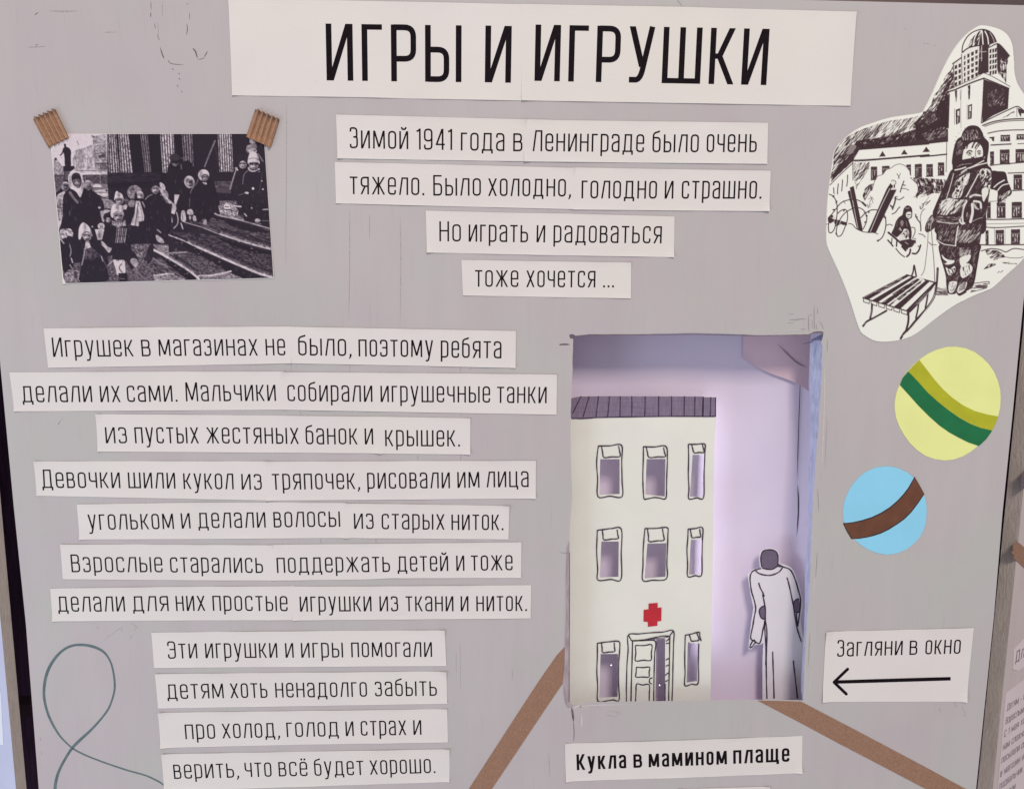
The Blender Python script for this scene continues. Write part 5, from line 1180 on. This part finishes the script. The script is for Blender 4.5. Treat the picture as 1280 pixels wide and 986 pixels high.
    # snowy bush
    bush = b(395,760,405,720,440,660,462,640,470,600,490,560,505,530,545,512,570,480,610,462,640,440,690,432,735,450,762,480,770,530,800,570,830,600,832,650,812,690,830,720,835,760,800,900,700,1000,560,980,450,900)
    r.blob(bush, 255, 3); Ln(b(450,650,470,600,482,560,505,528,545,515,575,478,612,463,645,440,690,430,735,450,758,480), .7, 60); Ln(b(770,540,800,570,828,600,832,650,812,695,800,700), .7, 80)
    r.blob(c(-30,720,0,680,60,690,100,670,160,680,150,760,60,860,-30,860), 255, 3)
    for p, w in [(b(662,510,672,525,680,545), .8), (b(690,505,680,530,672,550), .6), (b(718,570,700,620,688,660), 1.3), (b(705,600,730,605), 1.2), (b(700,630,730,632,758,645), .8), (b(650,700,645,740,625,800), 1.9), (b(655,715,680,722,700,712,718,700), 1.1), (b(640,710,665,695), .9), (b(610,770,628,790), 2.0),
                 (b(622,840,650,825,672,795,686,782), 1.2), (f(980,310,985,340,1005,330,1020,290), .8), (f(1040,300,1060,280,1085,255), 1.0), (f(990,400,1005,360,1030,340), .7), (f(935,395,950,440,985,490,990,565), 1.4), (f(935,420,955,425), 1.2), (f(985,400,988,480), .6), (f(970,595,1010,605,1035,630), .9), (f(1070,680,1100,710), .9), (f(1110,705,1150,710), .7),
                 (b(430,790,440,740,460,700), .5), (b(440,690,470,720), .5), (b(420,770,445,780), .5), (f(450,240,480,230,500,280), .5), (f(440,290,450,330), .5), (f(470,300,485,290), .5), (c(0,700,40,690), .4), (c(10,760,60,740), .7), (c(0,790,70,700), .4)]: Ln(p, w, 35)
    # anti-tank beams and wire
    r.poly(f(262,122,302,104,395,555,392,572,335,545,240,165,244,158,268,150), 8); r.line(f(290,250,318,400,345,540), .7, 235); r.line(f(268,150,285,245), .5, 200)
    r.poly(f(640,135,690,58,730,52,722,140,742,142,530,582,500,585,440,586,470,520), 6); r.line(f(672,132,575,330,470,580), .8, 240); r.ell(f(706,72)[0], 3.1, 3, 245); Ln(f(688,55,705,45,728,55,735,75,722,90), .6); r.poly(f(690,125,740,125,738,142,680,145), 235); r.line(f(706,90,708,130), 1.3, 225)
    for p, w in [(f(52,190,85,205,115,245,130,300,132,380,120,470,105,540,75,582,50,580,42,540,48,470,75,400,120,340,170,280,240,250,320,244,380,268,420,305), 1.15), (f(392,275,425,308), 2.4), (f(140,385,170,358,210,344,235,370,238,440,215,520,180,600,145,622,125,600,128,530,160,450,210,385,280,340,345,326,400,352,432,405,432,470,400,545), 1.1),
                 (f(375,430,420,385,480,352,540,350), 1.2), (f(612,395,628,440,632,500,620,570,595,630,548,672), 1.2), (f(250,490,290,500,325,540,392,572,440,580,500,582,550,596), .9), (f(640,508,670,498,700,510), .9), (f(20,500,45,488), .7), (f(405,380,440,372), .6), (f(195,255,215,285), .6)]: Ln(p, w, 15)
    for p in [f(612,425,630,430), f(428,410,440,412), f(415,478,430,470), f(100,205,90,215), f(120,275,130,262), f(205,350,200,362), f(455,365,458,378), f(90,350,102,346), f(118,590,128,600), f(545,665,560,660)]: Ln(p, 1.6, 15)
    r.poly(f(35,430,70,395,95,412,80,440,130,450,235,480,232,508,190,505,175,495,120,518,95,470,60,490,38,470), 10); r.line(f(105,400,98,520), .6, 230); r.line(f(175,440,150,520), .7, 230); r.line(f(140,440,120,510), .5, 200); r.line(f(60,430,110,430), .5, 160)
    # child on the small sled
    r.blob(f(690,585,712,540,735,470,765,425,800,400,812,345,835,312,865,306,895,330,902,375,895,430,865,450,880,500,895,560,893,640,868,640,855,560,820,545,800,580,760,620,740,630,700,600), 8, 4)
    r.blob(f(838,385,860,370,888,372,892,405,875,435,852,432,838,410), 245, 3); Ln(f(850,398,868,400,885,396), .9); Ln(f(855,420,872,422), .6, 60); r.line(f(832,330,850,335,870,330), .8, 170)
    r.blob(f(780,470,800,455,815,480,800,520,785,505), 120, 3); r.line(f(775,530,790,560,765,545), .8, 220); r.line(f(840,470,850,520), .5, 150); r.line(f(750,470,740,520), .5, 110)
    r.blob(f(765,650,790,600,820,560,850,545,870,580,865,620,840,650,800,665), 235, 3); r.hatch(f(790,600,850,550,870,600,840,650,800,640), I, .65, .5, -50, 3, .5, 12); r.blob(f(770,640,800,600,820,610,800,655), 235, 3)
    Ln(f(895,530,925,535,930,580,905,640), 1.0, 60); r.poly(f(780,665,860,650,940,640,940,690,900,730,850,745,790,700), 12); r.line(f(900,650,940,655), 1.4, 240); r.line(f(860,700,830,680), .8, 200); r.line(f(930,690,915,715), .8, 220)
    for p, w in [(f(658,582,740,650,850,748), 2.4), (f(652,660,680,690,705,722), 1.7), (f(735,745,780,800,825,832), 1.2), (f(885,755,875,800,848,828), 2.1), (f(905,795,940,798,970,765,988,712), 2.0), (f(745,665,742,722), 1.8), (f(800,725,835,765), 2.6), (f(695,640,690,700), 1.2), (f(960,720,985,735), 1.0)]: Ln(p, w, 10)
    # rope and the big sled
    Ln(d(852,60,848,160,835,280,820,380,795,425), .7, 60); Ln(d(880,60,890,200,900,320,905,470), .8, 50)
    fl, fr_, bl, br = (315, 606), (688, 716), (676, 418), (912, 482)
    def board_pt(u, v): return (fl[0] + (fr_[0] - fl[0]) * u + ((bl[0] + (br[0] - bl[0]) * u) - (fl[0] + (fr_[0] - fl[0]) * u)) * v, fl[1] + (fr_[1] - fl[1]) * u + ((bl[1] + (br[1] - bl[1]) * u) - (fl[1] + (fr_[1] - fl[1]) * u)) * v)
    def bp(*uv): return d(*[k for i in range(0, len(uv), 2) for k in board_pt(uv[i], uv[i + 1])])
    r.poly(bp(0, 0, 1, 0, 1, 1, 0, 1), 255)
    for u0_, u1_, dn in [(.02, .13, .9), (.2, .36, 1.3), (.40, .52, 1.0), (.56, .60, .9), (.68, .83, 1.15), (.95, 1.0, 1.4)]:
        r.hatch(bp(u0_, .0, u1_, .0, u1_ - .02, 1, u0_ + .0, 1), 8, dn, dn * .92, -29, 14, .7, int(u0_ * 90))
    r.hatch(bp(.36, .35, .66, .2, .66, .9, .36, .95), 8, .62, .7, -29, 12, .7, 71); r.hatch(bp(.02, .3, .16, .3, .16, .9, .02, .9), 255, .45, .45, -29, 12, .6, 72)
    for u in (.15, .35, .545, .66, .86): r.line(bp(u, .02, u - .01, 1), 1.5, 252)
    for u in (0, 1): Ln(bp(u, 0, u, 1), .9, 15)
    Ln(bp(0, 0, 1, 0), 1.1, 15); Ln(bp(0, 1, 1, 1), 1.6, 15); r.line(bp(.35, 1.0, .6, .99), 1.8, 245)
    for k in range(6):
        u_, w_ = k / 6 + .015, (k + 1) / 6 - .015; p = [board_pt(u_, 0), board_pt(w_, 0)]
        P4 = d(p[0][0], p[0][1] + 3, p[1][0], p[1][1] + 3, p[1][0] - 4, p[1][1] + 32, p[0][0] + 2, p[0][1] + 32); r.poly(P4, 250); r.line(P4 + P4[:1], .9, 15, False)
    for p, w in [(d(392,660,388,720,376,775), 2.4), (d(318,838,350,800,400,775,455,745,510,712), 2.4), (d(690,720,690,800,672,875), 2.6), (d(628,940,660,890,690,868,740,805,790,750,850,680,895,610,915,540,925,450,930,365), 2.7), (d(775,640,768,700,752,775), 2.0), (d(850,575,842,630,830,690), 2.0), (d(700,720,760,660,800,620,850,565,905,490), 2.6), (d(718,425,730,390,738,340,750,400,755,430), 1.8)]: Ln(p, w, 10)
    r.line(d(330,822,400,784,480,740), .5, 230); r.line(d(645,920,690,880,790,765,880,640,912,560), .7, 230); r.line(d(385,700,382,760), .5, 200); r.line(d(928,380,920,470), .5, 160); r.line(d(760,662,820,606,870,548), .6, 235)
    # tower
    r.poly(a(365,325,375,250,420,180,480,138,550,124,610,142,650,188,672,238,600,262,520,268,430,290), 255)
    r.poly(a(512,268,525,190,548,125,600,138,645,180,668,235,640,245,600,262), 8); r.hatch(a(415,280,440,215,500,150,540,126,520,200,505,265), 8, .6, .85, -65, 8, .9, 13)
    for p in [a(545,142,548,200,552,258), a(570,140,592,190,600,252), a(500,150,478,200,462,275), a(455,172,420,220,405,290)]: r.line(p, 1.5, 250)
    r.line(a(612,150,640,200,650,235), .7, 220)
    Ln(a(366,325,372,270,395,215,430,170,480,138,545,122,605,138,645,180,672,240), 1.3, 10); Ln(a(372,325,400,300,440,280,520,264,610,262), 1.5, 10)
    r.poly(a(520,268,605,265,600,500,560,510,505,525,510,450), 10); r.poly(a(365,335,440,292,515,275,505,525,400,585,365,600), 245); Ln(a(362,340,368,600), .8, 20)
    for i, x in enumerate((382, 412, 446, 482, 516)):
        w_ = (16, 22, 25, 24, 22)[i]
        for k in range(5 if i < 4 else 4):
            y = 358 - i * 17 + k * 50; r.poly(a(x, y, x + w_, y - 7, x + w_ - 3, y + 26, x + 2, y + 33), 15 if (i + k) % 4 else 60)
    r.line(a(540,265,538,400), .8, 230); r.line(a(500,322,580,318), .7, 220); r.line(a(490,380,545,374), .6, 220)
    r.poly(a(290,430,360,385,362,610,290,632), 242); r.line(a(285,425,360,372), 1.6, 20)
    for x in (302, 335):
        for k in range(4): y = 442 + k * 50 - (x - 302) * .4; r.poly(a(x, y, x + 22, y - 8, x + 22, y + 24, x, y + 32), 15)
    Ln(a(290,430,296,560,294,630), 1.0, 20)
    r.poly(a(600,285,672,262,694,260,692,520,600,500), 245); r.poly(a(672,250,700,262,782,358,760,395,735,370,712,360,700,480,690,520,676,470), 10)
    for x in (610, 634, 656):
        for k in range(5): y = 300 + k * 48 - (x - 610) * .2; r.poly(a(x, y, x + 16, y - 6, x + 14, y + 28, x - 2, y + 34), 12)
    Ln(a(605,280,640,262,680,248,720,280,782,356), 1.6, 15); r.line(a(612,268,690,240,780,330), 1.4, 250)
    r.hatch(a(700,350,770,390,752,585,700,520), 12, .62, .4, 85, 6, .9, 14); Ln(a(755,400,752,590), .9, 20); Ln(a(700,360,700,520), .8, 30)
    for y in (400, 450, 500): r.line(a(705,y,750,y+16), .8, 225)
    r.poly(a(555,560,782,640,772,820,640,880,535,948), 10); r.hatch(a(575,660,740,640,745,800,600,800), 175, .2, .2, -62, 4, .4, 15)
    r.poly(a(238,660,300,635,400,588,480,555,552,508,620,530,720,580,790,628,785,645,700,615,555,548,400,610,250,675), 252); Ln(a(242,672,300,655,400,612,480,580,560,552), 1.7, 10); Ln(a(560,552,660,592,780,642), 1.4, 10); Ln(a(238,655,300,632,400,586,480,552,550,508), .7, 50); Ln(a(560,506,640,540,790,625), .8, 40)
    r.poly(a(256,690,545,565,545,950,520,960,245,1000), 255); Ln(a(256,690,252,800,246,990), 1.0, 15); Ln(a(558,560,550,760,536,945), 1.0, 15); Ln(a(360,650,356,800,358,990), .5, 110)
    r.hatch(a(302,665,324,655,322,745,312,770), 12, .8, .6, 85, 6, .7, 16); r.hatch(a(416,620,440,608,436,730,424,745), 12, .9, .7, 85, 6, .7, 17); r.line(a(350,660,352,740), .6, 90)
    r.poly(a(310,830,350,815,350,940,314,962), 12); r.poly(a(324,842,343,836,343,880,328,885), 235); r.poly(a(326,892,334,890,332,945,324,948), 200); r.poly(a(420,790,456,778,452,905,420,915), 14); r.poly(a(430,800,448,794,446,840,432,846), 235); r.poly(a(432,852,440,850,438,900,430,902), 190)
    Ln(a(300,820,300,960), .5, 60); Ln(a(412,785,412,915), .5, 70)
    # right building
    Ln(a(540,945,640,895,760,838,850,800,900,828,1000,900), 1.2, 12); Ln(a(548,968,640,935,760,915,900,908,1100,915), 1.5, 12); Ln(c(528,122,620,92,720,78,855,72,1000,78), .9, 30); r.hatch(a(690,915,740,880,820,842,835,850,760,890), 20, .45, .35, -35, 5, .6, 18)
    r.poly(a(858,812,900,830,960,880,930,860,890,860,885,895,862,850), 20); Ln(a(850,805,850,890), .6, 50)
    Ln(c(555,178,640,160,740,152,855,150,1000,155), 1.3, 40); Ln(c(580,275,660,270,745,266), 1.6, 35); Ln(c(800,264,852,262), 1.0, 60)
    win(*c(658,192,738,240), 3); win(*c(790,186,880,226), 3); r.poly(c(565,210,608,205,605,245,590,240,585,222,568,220), 25)
    win(*c(572,328,604,432), 1); win(*c(652,312,732,430), 3); win(*c(782,308,870,415), 3); Ln(c(575,442,660,432,760,424,860,416,1000,410), 1.3, 30)
    r.line(c(720,505,860,500), 1.4, 60); win(*c(765,517,836,638), 2); win(*c(880,510,960,638), 2); Ln(c(750,650,862,644,1000,640), 1.1, 40)
    win(*c(546,745,578,872), 1); win(*c(628,745,700,870), 2); win(*c(750,742,834,870), 3); Ln(c(545,738,700,732), .7, 70); Ln(c(532,884,640,886,860,880,1000,878), 1.3, 30); Ln(c(545,922,860,916,1000,914), .6, 90); Ln(c(532,948,640,952,860,940,1000,936), 1.2, 35)
    win(*e(572,200,600,320), 1); win(*e(662,195,736,320), 3); win(*e(797,190,876,318), 3); Ln(e(530,325,640,328,760,324,916,324,1040,322), 1.4, 30); Ln(e(650,180,655,320), .5, 90); Ln(e(745,180,745,320), .4, 110)
    # snow bank, track and shadows
    Ln(e(536,378,600,362,640,360,700,368,750,388,800,365,840,358,916,368,1000,372), 1.2, 35); r.hatch(catmull(e(570,378,640,372,700,385,745,432,700,440,650,462,610,440), 3, True), 20, .62, .5, -40, 5, .6, 19); Ln(e(745,432,800,440,870,440,905,430), .7, 60)
    r.hatch(e(550,542,600,495,650,485,665,500,600,530), 20, .7, .6, -50, 5, .6, 20); r.hatch(e(715,480,780,475,850,490,850,500,760,500), 25, .55, .5, 8, 6, .7, 21); Ln(e(680,570,695,560), .8, 60); Ln(e(705,568,725,552), .8, 60)
    r.hatch(e(125,700,240,700,240,765,125,760), 60, .62, .62, 3, 9, .7, 22); r.hatch(e(430,695,600,655,585,705,450,740), 60, .62, .55, 0, 9, .8, 23); Ln(e(470,665,540,655,600,650,603,668), 1.0, 60); Ln(e(440,742,520,722,580,705), .9, 80); Ln(e(130,765,245,768), .8, 80)
    # the child
    K = 6
    r.blob(c(255,478,330,470,450,455,560,448,590,500,585,600,572,640,560,720,540,840,520,1000,300,1010,128,1000,125,900,100,838,118,780,170,660,215,560), K, 4)
    r.blob(c(580,494,640,490,694,495,710,530,716,565,735,610,752,662,735,690,715,700,690,735,652,768,632,730,635,660,600,640,575,625), K, 3); r.hatch(c(640,690,745,640,700,745,650,770), 235, .38, .45, -55, 4, .5, 24)
    r.line(c(604,622,640,590,690,562), 1.5, 245); r.line(c(628,656,670,608,722,592), 1.4, 240)
    r.poly(e(150,20,565,-10,560,110,530,260,520,325,330,330,170,325,140,280,140,160,120,40), K)
    r.blob(e(170,320,330,325,520,318,518,400,505,480,492,560,478,640,455,700,400,735,350,770,322,745,300,758,250,752,228,690,222,600,195,500,175,430), K, 4)
    r.hatch(c(250,480,560,470,575,640,530,880,130,900,130,800,220,560), 120, .14, .14, -62, 6, .5, 91); r.hatch(e(170,330,515,330,450,700,330,760,240,740,200,500), 110, .22, .22, -65, 5, .5, 92); r.hatch(e(145,150,540,140,520,320,160,310), 130, .25, .2, -58, 6, .45, 93)
    fur = c(335,205,350,165,385,125,430,112,480,125,510,170,524,210,560,250,562,300,552,370,540,430,470,440,330,470,262,440,262,370,275,300,290,250,310,220)
    r.blob(fur, K, 4); r.hatch(c(340,200,380,150,480,150,500,220,420,235,350,235), 170, .34, .38, 80, 3, .5, 25); r.hatch(c(290,260,345,230,350,330,290,380), 165, .32, .32, -60, 4, .5, 26)
    for k in range(26):
        t = k / 26 * 6.28; x = 412 + 132 * math.cos(t); y = 275 + 148 * math.sin(t)
        if y < 400: r.line(c(x, y, x + 1.5 * math.cos(t + .5), y + 2 * math.sin(t + .5)), .7, K)
    r.blob(c(345,395,350,340,362,300,385,278,420,255,455,250,490,268,512,310,510,370,480,385,420,388,370,398), 250, 3)
    for p, w in [(c(362,305,372,275,395,250), 1.6), (c(380,300,392,268,415,245), 1.5), (c(425,295,440,262,455,245), 1.8), (c(450,300,462,275,480,258), 1.4), (c(470,285,490,265), 1.2)]: Ln(p, w, K)
    Ln(c(485,275,458,310,452,345,458,375), .7, 40)
    Ln(c(380,342,392,325,412,320,425,330), 1.3, K); r.ell(c(403,342)[0], 2.6, 2.0, 175); r.ell(c(405,342)[0], .9, 1.2, 30); r.ell(c(484,342)[0], 2.4, 2.4, 170); r.ell(c(482,343)[0], .8, 1.2, 40); Ln(c(468,330,480,320,495,325), 1.0, 30); Ln(c(388,356,405,360,420,352), .6, 60); Ln(c(420,374,432,380,440,372), 1.5, 25); Ln(c(350,398,400,388,450,384,508,372), 1.2, K)
    r.poly(c(262,440,345,398,450,385,535,372,555,440,575,465,500,480,400,470,330,530,262,480), K)
    for p, w, t in [(c(283,480,330,470,372,456), 1.5, 245), (c(335,500,380,470,430,450,520,402), 1.3, 240), (c(400,465,470,440,550,420), 1.3, 245), (c(320,440,380,430,420,425), .8, 130), (c(300,455,350,430), .6, 150), (c(318,522,380,480), 1.0, 200), (c(520,385,530,370), .8, 180)]: r.line(p, w, t)
    for pts, sd in [(c(300,560,340,530,400,502,405,520,385,590,365,610,350,650,325,705,262,708,265,670,285,640,280,600), 27), (c(488,482,530,465,570,480,582,520,580,600,560,640,555,680,520,725,505,680,530,640,515,600,488,540), 28)]:
        r.blob(pts, 246, 3); r.hatch(pts, 10, .40, .36, -60, 4, .7, sd)
    for x, y, rx, ry in [(315,592,2.0,2.6), (345,560,1.5,2), (305,650,2.2,1.6), (290,670,1.6,1), (512,498,2.2,2.6), (552,505,1.3,2.6), (545,560,2,2.2), (530,650,1.5,1.5), (300,620,1,1.6)]: r.ell(c(x, y)[0], rx, ry, 12)
    r.line(c(272,508,245,610,214,712), .9, 240); r.line(c(476,512,430,600,376,698), 1.4, 245); r.line(c(560,640,575,630), 1.0, 200)
    sl = c(150,790,180,730,240,708,300,722,380,722,385,745,340,800,270,838,200,850,140,840)
    r.hatch(sl, 245, .62, .45, -55, 7, .6, 29); r.hatch(c(150,760,260,715,250,800,180,830), 245, .55, .6, -55, 6, .5, 30); r.line(c(262,740,230,790,195,838), 1.2, 250); r.line(c(280,745,250,790,225,815), .9, 240)
    for p, w, t in [(c(380,735,355,790,345,850,350,915), 2.0, 240), (c(352,800,335,870,325,900), 1.0, 190), (c(322,890,340,920,362,915), 2.2, 235), (c(405,700,440,685,490,690), 2.0, 230), (c(440,735,490,745,498,790), 2.6, 235), (c(425,760,428,830,410,905), 3.2, 240), (c(440,760,470,800), 1.6, 200), (c(385,830,380,860), 1.2, 170),
                    (c(140,905,200,912,260,920,330,905), 1.1, 190), (c(420,905,470,880,510,870), .9, 160), (c(435,740,450,790,480,800), 1.4, 190), (c(120,880,160,905), .8, 160), (c(160,880,240,890), .5, 90)]: r.line(p, w, t)
    r.hatch(c(120,860,340,860,330,910,150,910), 200, .25, .25, 10, 5, .5, 31); r.blob(c(505,640,540,620,560,650,545,690,520,740,508,700), 246, 3); r.line(c(410,705,450,680,500,690), 1.4, 235)
    r.hatch(e(312,205,360,195,525,198,505,290,400,312,315,300), 200, .42, .36, -55, 8, .6, 32); r.hatch(e(145,215,300,190,292,300,165,285), 190, .35, .3, -58, 7, .55, 33); r.line(e(150,285,200,318,260,328,312,335), 1.2, 235); r.line(e(332,165,318,240,308,330), 1.5, 240); r.line(e(140,120,220,130,330,140), 1.0, 190); r.line(e(460,240,400,300), 1.0, 230); r.line(e(425,225,375,300), .8, 210)
    r.hatch(e(345,352,442,350,440,415,345,430), 190, .58, .58, -50, 5, .6, 34)
    for pts in [e(185,408,215,440,255,458,298,462,290,485,245,500,210,492,235,478,200,450), e(222,522,255,540,300,512,305,560,262,592,240,580), e(345,445,380,425,440,412,432,455,400,490,372,520,350,500), e(350,530,380,500,420,488,456,520,448,568,410,600,372,618,352,590)]: r.blob(pts, 248, 3)
    r.hatch(e(350,530,430,500,440,580,380,600), 12, .45, .3, 80, 4, .7, 35); r.hatch(e(240,540,305,530,300,590,250,585), 12, .5, .4, 60, 4, .7, 36); r.line(e(270,380,300,430), .9, 120); r.line(e(480,430,465,480), .8, 130)
    r.blob(e(252,655,290,645,322,652,310,700,288,742,255,745,246,700), 248, 3); r.hatch(e(255,660,315,660,290,735,255,735), 12, .2, .2, -45, 4, .5, 37); r.blob(e(335,690,370,658,408,652,404,690,385,725,345,750,325,740), 246, 3)
    for k in range(5): r.line(e(338 + k * 3, 728 - k * 15, 360 + k * 6, 722 - k * 15, 392 + k * 2, 706 - k * 14), .9, 20)
    Ln(e(250,650,240,700,246,748,290,755,312,735), 1.2, 10); Ln(e(322,745,345,768,400,740), 1.6, 10)
    # mitten holding the rope
    r.blob(h(50,600,60,540,90,480,120,440,140,440,175,500,180,550,150,590,110,620,70,632), 20, 3); r.hatch(h(80,480,130,445,160,500,100,560,75,540), 190, .6, .5, -60, 5, .6, 38); r.line(h(118,540,112,600), .9, 200); r.line(h(88,590,96,550), .8, 190); r.line(h(68,540,66,600), .4, 150)
    r.blur(1)
    return r
ri = draw_ink()
dw = thing('drawing_cutout', 'cut-out ink drawing of a bundled-up child holding a sled before a domed tower', 'drawing', P(1121, 428))
outl = [(1226.6,32),(1240.8,34.2),(1252.2,38.5),(1260,45.5),(1265,57),(1267,76.8),(1267.8,91),(1270.6,102.3),(1275,110.8),(1280,118),(1290,130),(1298,150),(1302,200),(1300,260),(1296,295),(1288,312),(1280,322.5),(1270.6,332.4),(1257.9,343.7),
        (1240.8,359.4),(1230,364.5),(1218,369.3),(1205,375.5),(1192.6,382),(1174,394.8),(1159.3,406.3),(1148,415),(1136.5,421.5),(1121.3,425.7),(1103,427.3),(1090.9,425.3),(1080.2,419.2),(1074.9,413.9),(1069.6,400.2),(1060.4,371.3),(1049.8,343.9),(1039.1,321),
        (1033,305.9),(1032.3,292.2),(1032.2,284.6),(1033.7,254),(1036.7,228.3),(1039.8,205.4),(1042.8,188.7),(1053.5,175),(1071.7,161.3),(1093,153),(1114.4,146.8),(1144.8,142.3),(1152.4,140),(1155.7,135),(1164.2,118),(1175.5,92.4),(1185.5,72.5),(1195.4,57),(1206.8,44),(1218,35.6)]
M['drawpaper'] = mat('drawing_paper', srgb(230, 229, 221), .6, .012, 20, bump=.08, bscale=800)
# base sheet as a fine grid so that it follows the board's slight waves
oc = catmull(outl, 4, True)
V = [P(*p_, -.00035) for p_ in oc]
V2, Fc = extrude_poly(V, Vector((0, .0003, 0))); mesh('paper', V2, Fc, M['drawpaper'], dw)
nx_, ny_ = 560, 800
X, Yg = np.meshgrid(np.linspace(1031, 1303, nx_), np.linspace(30, 429, ny_))
tn = ri.at(X, Yg)
ins = ri.inside([(x, y) for x, y in oc], X, Yg)
tr = tn.ravel(); insr = ins.ravel()
print_grid('print', X, Yg, tn, (54, 32, 38), (232, 231, 223), dw, print_material('ink_drawing_surface', .55, .3, .975, 1.02), .00035,
           keep=lambda q_: insr[q_].all(1))
